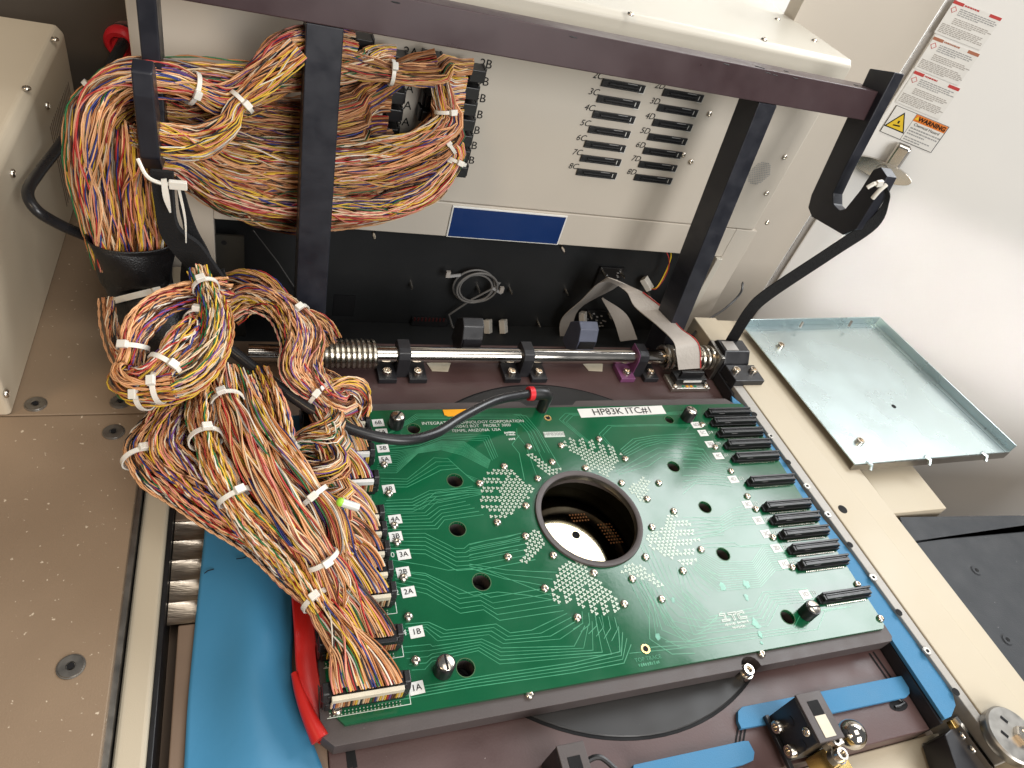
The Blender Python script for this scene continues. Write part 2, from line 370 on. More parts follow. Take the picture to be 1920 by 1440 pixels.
MB().prism([V(ma.x-.004,ma.y,-.0284), V(q0.x-.002,q0.y+.0012,-.0284), V(q1.x,q1.y+.0012,-.0284), V(mb1.x+2*e1.x,mb1.y+2*e1.y,-.0284)], (0,0,.0030)).build('mat_strip', K['mat'], m2, bevel=.0006)
for p in ((1830,1070),(1888,1200)):
    screw_at(ME_DARKCSK, 'screw', m2, PZ(*p, -.0262), sub=ME_HEX)
o = MB().box(.385, .472, -.012, .30, -.07, -.022).build('tray_support', K['cream'], None, bevel=.001); tag(o, 'beige ledge under the zinc tray', 'ledge')
# ------------------------------------------------------------------ white door, back walls
DD = V(.76, -.65, 0).normalized(); DN = V(-.65, -.76, 0).normalized()
seam = V(.565, .50, 0)
wl = thing('white_wall', (.7, .4, -.6), 'glossy white cabinet door at the right with warning stickers', 'door', kind='structure')
MB().obox(seam+DD*.62+V(0,0,-.04)-DN*.010, DD*.612, DN*.010, V(0,0,.56)).build('door_panel', K['door'], wl, bevel=.002)
MB().obox(seam+DD*.004+V(0,0,-.04)-DN*.016, DD*.004, DN*.010, V(0,0,.56)).build('door_gap', K['trim'], wl)
MB().box(.352, .565, .505, .53, -.6, .52).build('wall_strip', K['panel'], wl)
o = MB().box(.20, 1.6, .95, .97, -.6, 1.2).build('back_wall', K['door'], None); tag(o, 'white wall far behind the machine', 'wall', kind='structure')
tp = PY(1415,0,.949); MB().box(tp.x-.02, tp.x-.012, .935, .9495, -.2, 1.1).build('wall_trim', K['trim'], o)
MB().box(tp.x-.011, tp.x+.02, .94, .9495, -.2, 1.1).build('wall_trim', K['door'], o)
o = MB().box(-1.4, -.36, .60, .62, -.6, 1.1).build('left_back_wall', mat('dark_brown_paint', (.085, .068, .052), .5, var=.08, vscale=12), None); tag(o, 'dark brown wall behind the beige box at upper left', 'wall', kind='structure')
# ------------------------------------------------------------------ beige box at left
bx = thing('equipment_box', (-.7, .35, 0), 'beige metal equipment box with vent slots at the left edge', 'box')
MB().prism([(-.480,.143,.0006),(-.480,.143,.152),(-.486,.143,.160),(-.9,.143,.160),(-.9,.143,.0006)], (0,.405,0)).build('housing', K['box'], bx, bevel=.003, seg=3)
va, vb, vc = PX(92,232,-.48), PX(128,160,-.48), PX(125,388,-.48)
vy0, vy1, vz1, vz0 = min(va.y, vb.y), max(va.y, vb.y), .5*(va.z+vb.z), vc.z
for i in range(16):
    y = vy0+(vy1-vy0)*i/15
    MB().box(-.4803, -.4797, y, y+.0022, max(vz0, .02), vz1).build('vent_slot', K['bed'], bx)
for p in ((22,325),(87,198)): screw_at(ME_SCREW, 'screw', bx, PX(*p, -.4798), (1,0,0))
for p in ((50,167),(103,75)): screw_at(ME_SCREW, 'screw', bx, PZ(*p, .160))
screw_at(ME_SCREW, 'screw', bx, PX(10,738,-.4798), (1,0,0))
# ================================================================== CIRCUIT BOARD
BW, BH = .25, .1413
def circ(c, r, n=24): return [V(c[0]+r*math.cos(2*math.pi*i/n), c[1]+r*math.sin(2*math.pi*i/n), c[2]) for i in range(n)]
# support plate under the board
sp = thing('support_plate', (0, 0, -.018), 'dark grey anodised support plate under the green circuit board', 'plate')
nf = PZ(1408, 1247, -.003); nr = PZ(1030, 757, -.003); nl = PZ(680, 765, -.003)
def notch(cx, y, r, s, n=8): return [V(cx+s*r*math.cos(math.pi*i/n)*-1, y-(-1 if s < 0 else 1)*-0 + (r if s > 0 else -r)*math.sin(math.pi*i/n), -.0185) for i in range(n+1)]
yf, yr, xl, xr = -.1525, .1530, -.2555, .2535
out = [V(xl+.008, yf, -.0185)] + notch(nf.x, yf, .0095, 1) + [V(xr-.004, yf, -.0185), V(xr, yf+.004, -.0185), V(xr, yr-.02, -.0185), V(xr-.02, yr, -.0185)]
out += [V(nr.x+.033, yr, -.0185), V(nr.x+.027, yr-.006, -.0185), V(nr.x-.027, yr-.006, -.0185), V(nr.x-.033, yr, -.0185)]
out += [V(xl+.006, yr, -.0185), V(xl, yr-.006, -.0185), V(xl, yf+.008, -.0185)]
HOLES = [(858,992,.0072),(903,1091,.0076),(873,1252,.0068),(853,901,.0073),(776,804,.0062),(1255,787,.0052),(1263,875,.0066),(1322,951,.0066),(1356,1039,.0066),(1477,1157,.0066)]
MB().prism(out, (0,0,.0154), [circ((0,.002,-.0185), .054, 48)]+[circ((PZ(x,y).x, PZ(x,y).y, -.0185), r+.0008, 20) for x, y, r in HOLES]).build('plate', K['support'], sp, bevel=.0008)
screw_at(ME_CAP, 'screw', sp, V(nf.x, yf+.0005, -.0125)); 
mb = MB(); mb.lathe((nf.x, yf+.0005, -.0205), (0,0,1), [(.0062,0),(.0062,.008)], 20); mb.build('washer_boss', K['screw'], sp, smooth=True)
for p in ((992,1303),(1427,1226)): screw_at(ME_SCREW, 'pin', sp, PZ(*p, -.003))
# board
cb = thing('circuit_board', (0, 0, -.003), 'large green circuit board with round centre hole and white traces', 'circuit board')
HOLES = [(858,992,.0072),(903,1091,.0076),(873,1252,.0068),(853,901,.0073),(776,804,.0062),(1255,787,.0052),(1263,875,.0066),(1322,951,.0066),(1356,1039,.0066),(1477,1157,.0066)]
hl = []
for (x, y, r) in HOLES:
    c = PZ(x, y, 0); hl.append((c, r))
outl = [V(-BW+.010,-BH,-.003), V(BW-.004,-BH,-.003), V(BW,-BH+.004,-.003), V(BW,BH,-.003), V(-BW,BH,-.003), V(-BW,-BH+.012,-.003)]
CX, CY = -.0050, .0028
mb = MB(); mb.prism(outl, (0,0,.003), [circ((CX,CY,-.003), .0520, 72)]+[circ((c.x,c.y,-.003), r, 20) for c, r in hl])
mb.build('board', K['pcb'], cb)
for c, r in hl:
    mb = MB(); mb.lathe((c.x,c.y,.0001), (0,0,1), [(r+.0006,0),(r+.0006,.0001),(r,.0001),(r,-.0026)], 24, cap=False); mb.build('hole_rim', K['fr4'], cb, smooth=True)
# ring + chuck inside the hole
rg = thing('hole_ring', (CX, CY, -.02), 'dark metal ring lining the round hole of the board', 'ring')
mb = MB(); mb.lathe((CX,CY,0), (0,0,1), [(.0526,.0006),(.0521,.0026),(.0478,.0026),(.0470,.0020)], 96, cap=False); mb.build('ring_face', K['support'], rg, smooth=True)
mb = MB(); mb.lathe((CX,CY,0), (0,0,1), [(.0469,.0019),(.0466,.0008),(.0463,-.0022),(.0462,-.0034)], 96, cap=False); mb.build('inner_wall', K['dull'], rg, smooth=True)
mb = MB(); mb.lathe((CX,CY,0), (0,0,1), [(.0462,-.0035),(.0640,-.0040),(.0640,-.0400)], 96, cap=False); mb.build('lower_wall', mat('amber_recess_shade', (.006,.005,.002), .8, spec=.1), rg, smooth=True)  # near-black wall added so the plate below reflects dark
ck = thing('polished_plate', (CX, CY, -.045), 'polished metal plate seen down inside the board hole', 'plate')
mb = MB(); mb.lathe((CX,CY,-.0435), (0,0,1), [(.0645,0),(.0645,.004)], 96); mb.build('plate', K['mirror'], ck)
c = PZ(1080,1003,-.0395); hole(ck, (c.x,c.y,-.0394), .0042)
mb = MB(); rr = random.Random(3)
for (px, py, nn, mm) in ((1143,1003,5,7),(1088,973,6,3)):
    c0 = PZ(px, py, -.0393)
    for i in range(nn):
        for j in range(mm):
            x, y = c0.x+(i-nn/2)*.0032+.001*j, c0.y-(j-mm/2)*.0036
            mb.lathe((x,y,-.0394), (0,0,1), [(.0010,0),(.0010,.0001)], 6)
tag(mb.build('reflected_contacts', mat('reflected_copper', (.30,.13,.05), .4, .4), ck), kind='stuff')  # reflection of the probe card contacts drawn as dots on the plate
# ------------------------------------------------------------------ traces
def z2(p): return (640+p[0]/3, 960+p[1]/3)
def z3(p): return (1280+p[0]/3, 960+p[1]/3)
def z5(p): return (640+p[0]/3, 480+p[1]/3)
def z6(p): return (1280+p[0]/3.43, 740+p[1]/3.43)
def z4(p): return (880+p[0]/3.6, 780+p[1]/3.6)
TR = MB(); rr = random.Random(5); TZ = [.00010]
def trace(pts, w=.00030):
    for a, b in zip(pts, pts[1:]):
        for hc, hr in hl:
            d = b-a; t = max(0, min(1, (hc-a).dot(d)/max(1e-9, d.length_squared)))
            if (a+d*t-hc).length < hr+.0010: return
    TZ[0] += .0000007; z = TZ[0]
    P = [Vector((p.x, p.y)) for p in pts]; m = len(P); L = []; Rr = []
    for i in range(m):
        d0 = (P[i]-P[i-1]).normalized() if i > 0 else (P[1]-P[0]).normalized()
        d1 = (P[i+1]-P[i]).normalized() if i < m-1 else d0
        t = (d0+d1); t = t.normalized() if t.length > 1e-6 else d0
        n = Vector((-t.y, t.x)); k = min(2.0, 1/max(.3, n.dot(Vector((-d0.y, d0.x)))))
        L.append((P[i].x+n.x*w*k, P[i].y+n.y*w*k, z)); Rr.append((P[i].x-n.x*w*k, P[i].y-n.y*w*k, z))
    TR.add(Rr+L, [(i, i+1, m+i+1, m+i) for i in range(m-1)])
def fan(conv, A, B, n, w=.00030):
    A = [PZ(*conv(p)) for p in A]; B = [PZ(*conv(p)) for p in B]
    for i in range(n):
        t = i/max(1, n-1)
        trace([a.lerp(b, t) for a, b in zip(A, B)], w*(.85+.3*rr.random()))
fan(z2, [(260,125),(470,120),(640,205),(690,205),(720,180),(1010,120)], [(310,420),(480,460),(670,570),(800,550),(890,610),(1250,555)], 15)
fan(z2, [(285,270),(470,300),(600,328),(780,312),(1000,400),(1180,470)], [(300,330),(470,345),(745,470),(880,450),(1060,470),(1190,495)], 5)
fan(z2, [(360,630),(490,620),(590,665),(870,630),(950,680),(1070,665),(1270,570)], [(360,690),(470,660),(540,725),(830,690),(910,740),(1230,715),(1340,640)], 4)
fan(z2, [(340,760),(500,745),(512,756),(790,715),(900,765),(1310,755),(1370,640)], [(395,890),(470,885),(510,840),(770,780),(890,855),(1520,800),(1450,590)], 5)
fan(z2, [(380,975),(900,890),(1300,830),(1560,765),(1535,610)], [(200,1080),(700,990),(1300,905),(1590,850),(1630,745),(1580,580)][:1]+[(700,990),(1300,905),(1590,850),(1630,745)], 5)
fan(z2, [(250,30),(480,20),(550,-30),(700,-60)], [(250,100),(540,95),(580,45),(800,15)], 5)
fan(z2, [(255,-70),(420,-80),(520,-160),(760,-190)], [(250,10),(470,5),(540,-60),(720,-100)], 5)
fan(z5, [(260,1000),(420,890),(1010,890),(1100,985),(1170,1110)], [(300,990),(440,930),(960,930),(1010,990),(1040,1090)], 6)
fan(z5, [(230,1060),(330,1045),(430,1045),(560,1000),(830,1010),(880,1130)], [(210,1100),(330,1095),(440,1075),(570,1025),(800,1040),(850,1150)], 4)
fan(z5, [(210,1110),(320,1105),(440,1080),(560,1040),(690,1045),(840,1150)], [(200,1220),(310,1220),(430,1110),(560,1090),(680,1120),(825,1195)], 12)
fan(z5, [(220,1250),(370,1255),(520,1135),(600,1140),(700,1230),(780,1260)], [(230,1300),(370,1300),(560,1205),(660,1195),(740,1265),(770,1285)], 4)
fan(z5, [(260,1360),(400,1350),(500,1300),(700,1290),(790,1310)], [(220,1440),(400,1440),(480,1400),(700,1360),(790,1340)], 6)
fan(z5, [(1420,1080),(1225,920),(1260,885),(1700,888),(1980,872)], [(1540,1095),(1470,1010),(1520,960),(1750,955),(1980,958)], 13)
fan(z5, [(1570,1090),(1640,1030),(1760,1010),(1990,1000)], [(1600,1130),(1720,1070),(1800,1050),(2010,1080)], 5)
fan(z5, [(1540,1215),(1700,1120),(1780,1080),(2040,1090)], [(1560,1230),(1730,1180),(1800,1130),(2050,1150)], 3)
fan(z5, [(960,890),(1040,900),(1110,985),(1230,1190)], [(1000,1010),(960,1060),(1000,1110),(1030,1260)], 4)
fan(z3, [(90,215),(210,280),(390,280),(450,190),(580,180)], [(60,330),(200,445),(440,420),(520,330),(680,310)], 13)
fan(z3, [(0,420),(150,590),(400,540),(450,450),(700,430)], [(0,540),(60,690),(480,640),(540,520),(760,500)], 6)
fan(z3, [(0,700),(60,715),(560,640),(600,570),(860,540)], [(-300,795),(60,760),(760,660),(800,560),(950,530)], 4)
fan(z3, [(-260,140),(-160,350),(-60,500),(20,560)], [(-80,300),(-30,420),(60,500),(150,560)], 5)
fan(z6, [(0,790),(240,790),(310,740),(390,715)], [(60,930),(230,890),(330,840),(500,830)], 7)
fan(z6, [(0,340),(130,350),(190,440),(290,448)], [(0,470),(90,470),(150,490),(300,520)], 6)
fan(z6, [(0,520),(120,525),(300,530),(320,545)], [(0,640),(80,570),(250,580),(310,590)], 4)
fan(z6, [(120,960),(330,950),(370,975),(560,960)], [(130,1010),(330,1000),(450,985),(600,985)], 3)
fan(z2, [(1600,350),(1730,600),(1735,715),(1860,800),(1990,795)], [(1800,420),(1840,530),(1900,590),(2080,620),(2140,560)], 6)
fan(z2, [(1700,380),(1800,560),(1850,640),(1940,740)], [(1790,470),(1830,560),(1880,640),(1960,700)], 3)
fan(z4, [(0,870),(120,840),(250,820),(350,790)], [(0,960),(150,935),(250,910),(330,900)], 5)
fan(z4, [(0,1000),(250,1040),(440,1050),(590,1055)], [(0,1040),(230,1130),(360,1160),(500,1200)], 4)
fan(z4, [(1540,1000),(1640,1060),(1700,1080)], [(1400,1020),(1440,1200),(1560,1320)], 8)
fan(z4, [(1560,690),(1656,712),(1720,712)], [(1540,830),(1640,810),(1720,800)], 5)
fan(z4, [(1090,1060),(1210,1250),(1215,1440)], [(1240,1180),(1300,1300),(1380,1400)], 4)
fan(z4, [(760,1320),(765,1400),(700,1440)], [(980,1360),(1000,1440),(960,1520)], 6)
tag(TR.build('copper_traces', K['trace'], cb), kind='stuff')
# ------------------------------------------------------------------ pad fields
PD = MB()
def inside(poly, x, y):
    c = False; n = len(poly)
    for i in range(n):
        a, b = poly[i], poly[(i+1) % n]
        if (a.y > y) != (b.y > y) and x < (b.x-a.x)*(y-a.y)/(b.y-a.y)+a.x: c = not c
    return c
def dot(x, y, r, z):
    PD.add([(x+r*math.cos(a), y+r*math.sin(a), z) for a in [i*math.pi/3 for i in range(6)]], [(0,1,2,3,4,5)])
for k, poly in enumerate([
 [(165,350),(270,350),(445,500),(400,560),(330,620),(260,690),(140,700),(80,640),(75,520),(100,400)],
 [(370,255),(420,255),(560,350),(630,335),(590,395),(530,395)],
 [(640,160),(730,145),(960,200),(1040,260),(930,410),(800,370),(780,300),(650,215)],
 [(1170,415),(1225,430),(1185,605),(1080,520),(1085,480)],
 [(1350,660),(1450,680),(1510,740),(1510,800),(1550,830),(1530,900),(1530,1000),(1470,1020),(1200,880),(1200,800),(1310,750)],
 [(1060,990),(1140,985),(1310,1130),(1290,1165),(1150,1090),(1020,1060)],
 [(650,985),(780,990),(850,1100),(960,1180),(1040,1300),(920,1360),(760,1300),(600,1270),(530,1220),(590,1060)],
 [(410,760),(470,770),(510,860),(390,990),(345,990),(390,860)]]):
    pg = [PZ(*z4(p)) for p in poly]
    cx = sum(p.x for p in pg)/len(pg); cy = sum(p.y for p in pg)/len(pg)
    ang = math.atan2(cy-CY, cx-CX)+.30
    u = V(math.cos(ang), math.sin(ang), 0); w = V(-u.y, u.x, 0); q = .0043
    for i in range(-16, 17):
        for j in range(-19, 20):
            p = V(cx,cy,0)+u*((i+.5*(j % 2))*q)+w*(j*q*.80)
            far = (p-V(CX,CY,0)).length
            if inside(pg, p.x, p.y) and not (far > .086 and j % 3 == 0) and not (far > .104 and j % 3 == 1 and i % 2) and rr.random() > .03:
                z = .00030
                a0 = k*.7
                for t in range(3):
                    dot(p.x+.00095*math.cos(a0+t*2.094), p.y+.00095*math.sin(a0+t*2.094), .00085, z)
tag(PD.build('solder_pads', K['pad'], cb), kind='stuff')
# smudges of flux residue
SM = MB()
for (x, y, r) in ((1355,1100,.006),(1400,1095,.006),(1400,1120,.004),(1418,1170,.006),(1425,1190,.004),(1233,1193,.004),(1262,1125,.003),(1428,1205,.002)):
    c = PZ(x, y, .00034); n = 14
    SM.add([(c.x+r*(.5+.6*random.random())*math.cos(2*math.pi*i/n)*.7, c.y+r*(.5+.6*random.random())*math.sin(2*math.pi*i/n), .00034) for i in range(n)], [tuple(range(n))])
tag(SM.build('flux_smudges', mat('flux_residue', (.11,.36,.25), .25, var=.3, vscale=200), cb), kind='stuff')
# ------------------------------------------------------------------ screws on the board
SCR = [(991,838),(1035,867),(1052,836),(1123,824),(1172,861),(1097,878),(945,875),(899,907),(1008,898),(986,949),(932,980),(985,1006),(952,1045),(1037,1042),(1021,1104),(1113,1075),(1082,1159),(1170,1133),(1185,1086),(1240,1124),(1210,1045),(1280,1071),(1222,989),(1314,1031),(1263,959),(1213,936),(1235,906),(1165,906),
 (765,1157),(779,1239),(625,1240),(632,1332),(720,872),(729,926),(739,986),(744,1017),(756,1084),(1370,884),(1401,931),(1417,955),(1449,1008),(1485,1064),(1607,1096),(1650,1160),(1341,839),(1316,797),(716,826)]
for p in SCR: screw_at(ME_SCREW, 'screw', cb, PZ(*p, .0001))
for p in ((1027,784),(1210,1217)):
    c = PZ(*p); mb = MB(); mb.lathe((c.x,c.y,.0001), (0,0,1), [(.0042,0),(.0040,.0005),(.0025,.0005),(.0022,0)], 20, cap=False); mb.build('gold_eyelet', K['gold'], cb, smooth=True)
    hole(cb, (c.x,c.y,.0001), .0024)
# thumbscrews
tsb = MB(); tsb.lathe((0,0,0), (0,0,1), [(.0058,0),(.0058,.0005),(.0072,.0006),(.0072,.013),(.0068,.0138),(.0060,.0138)], 28); TSB = tsb.mesh('thumbscrew', True); TSB.materials.append(K['plastic'])
tst = MB(); tst.lathe((0,0,0), (0,0,1), [(.0059,0),(.0059,.0009),(.0052,.0014)], 24); TST = tst.mesh('screw_top', True); TST.materials.append(K['screw'])
tss = MB(); tss.box(-.0056,.0056,-.0008,.0008,0,.0002); TSS = tss.mesh('slot'); TSS.materials.append(K['ink'])
lab = {(742,798):'black knurled thumbscrew at the board corner beside the air hose', (830,1258):'black knurled thumbscrew at the front left of the board beside connector 1A', (1287,785):'black thumbscrew at the rear right corner of the board', (1510,1152):'black thumbscrew at the front right of the board beside a hole'}
for i, (p, lb) in enumerate(lab.items()):
    c = PZ(*p); t = thing('thumbscrew', c, lb, 'thumbscrew', 'board thumbscrews')
    o = put('knob', TSB, None, t, loc=c)
    o2 = put('screw_top', TST, None, t, loc=c+V(0,0,.0137)); put('slot', TSS, None, o2, loc=c+V(0,0,.0151), rot=(0,0,.9+i*.7))
# ------------------------------------------------------------------ right header connectors
def header_mesh():
    mb = MB(); L = .0295
    mb.box(-L, L, -.0046, .0046, 0, .0042)                # base
    mb.box(-L+.003, L-.003, -.0030, .0002, .0042, .0092)   # front wall
    mb.box(-L+.001, L+.0005, .0022, .0044, .0042, .0098)   # rear wall
    mb.box(-L+.001, -L+.0029, -.0034, .0021, .0042, .0086)
    mb.box(L-.0029, L-.001, -.0034, .0021, .0042, .0086)
    mb.prism([(-L-.0025,-.004,.0),(-L,-.004,.0),(-L,.004,.0),(-L-.0025,.002,.0)], (0,0,.0036))
    mb.v = [(v[0], v[1]*.95, v[2]*.88) for v in mb.v]
    return mb.mesh('header_connector')
def pins_mesh():
    mb = MB()
    for i in range(22):
        x = -.024+i*.0022
        mb.box(x-.0004, x+.0004, -.0063, -.0053, 0, .0010)
    return mb.mesh('pins')
def tongue_mesh():
    mb = MB(); mb.box(-.0255, .0255, .0009, .0015, .0043, .0078); return mb.mesh('tongue')
HM = header_mesh(); HM.materials.append(K['plastic']); PM = pins_mesh(); PM.materials.append(K['screw']); TM = tongue_mesh(); TM.materials.append(K['rubber'])
RY = [-.107,-.072,-.055,-.038,-.021,-.005,.027,.059,.077,.094,.110,.124]
RLB = ['1D','1C','2D','2C','3D','3C','4D','4C','5D','5C','6D','6C']
RPX = [(1510,1115),(1471,1058),(1456,1028),(1437,1001),(1422,976),(1402,946),(1375,899),(1347,855),(1332,833),(1318,812),(1305,797),None]
JN = ['J31','J29','J28','J27','J26','J25','J23','J21','J20','J19','J18','J17']
for i, y in enumerate(RY):
    x = .2185+.0035*(.124-y)/.231*1.2
    c = V(x, y, .0001)
    o = put('header_connector', HM, None, cb, loc=c, bevel=.0003); put('pins', PM, None, o, loc=c); put('tongue', TM, None, o, loc=c)
    mk = MB(); mk.box(x-.016, x-.0085, y-.00312, y-.00295, .0060, .0065); mk.build('print_mark', K['greyprint'], o)
    if RPX[i]:
        q = PZ(*RPX[i]); l = MB(); l.obox(q+V(0,0,.00016), V(.0056,.0002,0), V(-.0002,.0044,0), V(0,0,.00008)); lo = l.build('label_sticker', K['white'], cb)
        text(RLB[i], lo, q+V(0,0,.0003), (1,0,0), (0,1,0), .0062, K['greyprint'], sp=.9)
        text(JN[i], cb, q+V(.0105,.0005,0), (1,0,0), (0,1,0), .0050, K['silk'])
# ------------------------------------------------------------------ lettering on the board
for s, p, sz in (('INTEGRATED TECHNOLOGY CORPORATION',(889,792),.0052),('    000 1024/2 BOT   PROBLT 3000',(893,799),.0050),('TEMPE, ARIZONA  USA',(893,807),.0050)):
    if sz > .001: text(s, cb, PZ(*p, .0002), (1,0,0), (0,1,0), sz, K['silk'], sp=1.0)
TR = MB()
for path in ([(345,405),(540,395),(605,610),(740,600),(735,650),(470,690),(450,630),(565,612),(512,465),(360,475)], [(640,385),(925,340),(935,420),(850,428),(940,615),(890,635),(790,435),(672,440)], [(970,340),(1180,295),(1240,380),(1190,385),(1165,350),(1040,395),(1110,530),(1340,500),(1345,560),(1105,600),(1050,560)]):
    trace([PZ(1330+p[0]/19.2, 1130+p[1]/19.2, 0) for p in path+path[:1]], .00048)
o = TR.build('itc_lettering', K['silk'], cb); o.location.z = .0002
def printmarks(px, py, wid, n, h, m, z=.0002):
    mb = MB(); c = PZ(px, py, z); r = random.Random(px+py); x = -wid/2
    for i in range(n):
        w = wid/n*(.45+.4*r.random()); mb.box(c.x+x, c.x+x+w, c.y-h/2*(.5+.5*r.random()), c.y+h/2*(.4+.6*r.random()), z, z+.00004); x += wid/n
    o = mb.build('small_print', m, cb); tag(o, kind='stuff')
for a_ in ((1370,1170,.012,7,.0026),(1393,1166,.012,8,.0026),(1386,1175,.014,9,.0024),(956,811,.012,8,.003),(958,815,.010,7,.0022),(960,823,.007,4,.0028)): printmarks(*a_, K['silk'])
text('TOP TRACE', cb, PZ(1215,1235,.0002), (1,0,0), (0,1,0), .0046, K['trace'])
printmarks(1218, 1244, .020, 10, .0030, K['trace'])
def sticker(pA, pB, h, s, size, name, m, tm, parent=cb, z=.00025):
    a, b = PZ(*pA, z), PZ(*pB, z); d = (b-a); c = (a+b)/2; n = V(-d.y, d.x, 0).normalized()
    o = MB().obox(c, d/2, n*h/2, V(0,0,.0001)).build(name, m, parent)
    text(s, o, c+V(0,0,.0002), d, n, size, tm); return o
sticker((1086,775),(1245,768), .0125, 'HP83K ITC#1', .0130, 'label_sticker', K['white'], K['ink'])
sticker((1020,815),(1058,814), .0070, 'HP83000', .0062, 'label_sticker', K['silk'], K['greyprint'])
a = PZ(854,774,.0004); o = MB().prism([a+V(-.0125,.004,0), a+V(-.012,-.003,0), a+V(-.0085,-.0048,0), a+V(.004,-.0046,0), a+V(.0125,.002,0), a+V(.0125,.0042,0)], (0,0,.0006)).build('orange_tape', K['orange'], cb)
# ------------------------------------------------------------------ left sockets on the board
LY = [-.123,-.089,-.055,-.037,-.019,-.001,.015,.051,.081,.100,.116,.133]
LLB = ['1A','1B','2A','2B','3A','3B','4A','4B','5A','5B','6A','6B']
LPX = [(781,1290),(781,1185),(766,1110),(756,1073),(757,1040),(742,1006),(741,974),(729,917),(722,862),(718,841),(716,811),(709,793)]
LJ = ['16','J14','J12','J11','J10','J9','J8','J6','J4','J3','J2','J1']
sm = MB(); sm.box(-.0275,.0275,-.0075,.0060,0,.0100); sm.box(-.0300,-.0276,-.0055,.0045,0,.0130); sm.box(.0276,.0300,-.0055,.0045,0,.0130); SOCK = sm.mesh('socket'); SOCK.materials.append(K['plastic'])
pm = MB()
for r_ in range(2):
    for i in range(20): pm.lathe((-.024+i*.0025, -.0092-.002*r_, .0001), (0,0,1), [(.0006,0),(.0003,.0006)], 5)
SPIN = pm.mesh('pins'); SPIN.materials.append(K['pad'])
for i, y in enumerate(LY):
    c = V(-.2252, y, .0001); o = put('socket', SOCK, None, cb, loc=c, bevel=.0005); put('pins', SPIN, None, o, loc=c)
    q = PZ(*LPX[i]); l = MB(); l.obox(q+V(0,0,.00016), V(.0054,.0003,0), V(-.0003,.0045,0), V(0,0,.00008)); lo = l.build('label_sticker', K['white'], cb)
    text(LLB[i], lo, q+V(0,0,.0003), (1,.04,0), (0,1,0), .0064, K['ink'])
    text(LJ[i], cb, q+V(-.0115,.0005,0), (1,0,0), (0,1,0), .0066, K['silk'])
    TRo = MB(); x0, x1, yy = c.x-.026, c.x+.031, c.y-.0125
    TRo.add([(x0,yy,.00012),(x1,yy,.00012),(x1,yy+.0005,.00012),(x0,yy+.0005,.00012),(x1-.0005,yy+.0006,.00012),(x1,yy+.0006,.00012),(x1,yy+.02,.00012),(x1-.0005,yy+.02,.00012)], [(0,1,2,3),(4,5,6,7)])
    if i < 3: TRo.build('outline_print', K['silk'], cb)
# ================================================================== MACHINE BEHIND
YP = .38
mc = thing('test_cabinet', (0, .45, -.2), 'large beige test cabinet with rows of black connectors behind the board', 'cabinet')
xL, xR = -.395, .353
zs = .0930; zb = .0470; zt = .3225
MB().box(xL, xR, YP, .62, zs+.0006, zt-.030).build('front_panel', K['panel'], mc, bevel=.0015)
MB().prism([(xL-.004,YP-.003,zt-.0295),(xL-.004,YP-.003,zt-.004),(xL-.004,YP+.003,zt+.002),(xL-.004,.66,zt+.002),(xL-.004,.66,zt-.0295)], (xR-xL+.008,0,0)).build('lid', K['lid'], mc, bevel=.002, seg=3)
for p in ((1182,28),(1432,75),(1457,37),(1526,77)): screw_at(ME_SCREW, 'screw', mc, PZ(*p, zt+.002))
CL, CR = -.3345, .3150
MB().box(xL, CL, YP-.0004, YP+.02, -.20, zs-.0004).build('lower_panel', K['panel'], mc, bevel=.001)
MB().box(CR+.010, .360, YP-.0004, YP+.02, -.20, zs-.0004).build('lower_panel', K['panel'], mc, bevel=.001)
MB().box(CL+.0002, CR+.0098, YP-.0004, YP+.015, zb, zs-.0004).build('lower_panel', K['panel'], mc, bevel=.001)
MB().box(CR, CR+.0097, YP-.006, YP+.004, -.20, zb-.0006).build('cutout_flange', K['lid'], mc, bevel=.001)
MB().box(CR-.012, CR-.0003, YP+.004, YP+.006, -.20, zb-.004).build('cutout_lip', K['alu'], mc)
MB().box(CL+.0003, CL+.030, YP+.010, YP+.013, -.20, .020).build('cutout_lip', mat('dark_olive_sheet', (.035, .032, .026), .5), mc)
for p in ((1322,500),(1281,590)): hole(mc, PY(*p, YP+.0038), .0025, (0,-1,0))
hole(mc, PY(420,455,YP+.0095), .0028, (0,-1,0))
# blue label plate
a, b, c, d = PY(848,375,YP), PY(1063,393,YP), PY(1049,456,YP), PY(838,440,YP)
lx0, lx1, lz0, lz1 = (a.x+d.x)/2, (b.x+c.x)/2, zb+.001, zs-.0025
o = MB().box(lx0, lx1, YP-.0030, YP-.0006, lz0, lz1).build('label_plate', K['white'], mc, bevel=.0006); tag(o, 'blue label plate with a thin white border')
MB().box(lx0+.0018, lx1-.0020, YP-.0034, YP-.0031, lz0+.0016, lz1-.0018).build('blue_print', K['bluelabel'], o)
# speaker grille
g0 = PY(1424,325,YP-.0003); mb = MB()
for i in range(-9, 10):
    for j in range(-10, 11):
        x, z = (i+.5*(j % 2))*.0027, j*.0024
        if x*x+z*z < .0165**2: mb.lathe((g0.x+x, YP-.0004, g0.z+z), (0,-1,0), [(.00078,0),(.00078,.0003)], 6)
tag(mb.build('speaker_grille', K['greyprint'], mc), kind='stuff')
for p in ((1330,213),(1295,303),(1471,294),(1437,362),(1438,417),(1281,290)): screw_at(ME_SCREW, 'screw', mc, PY(*p, YP-.0002), (0,-1,0))
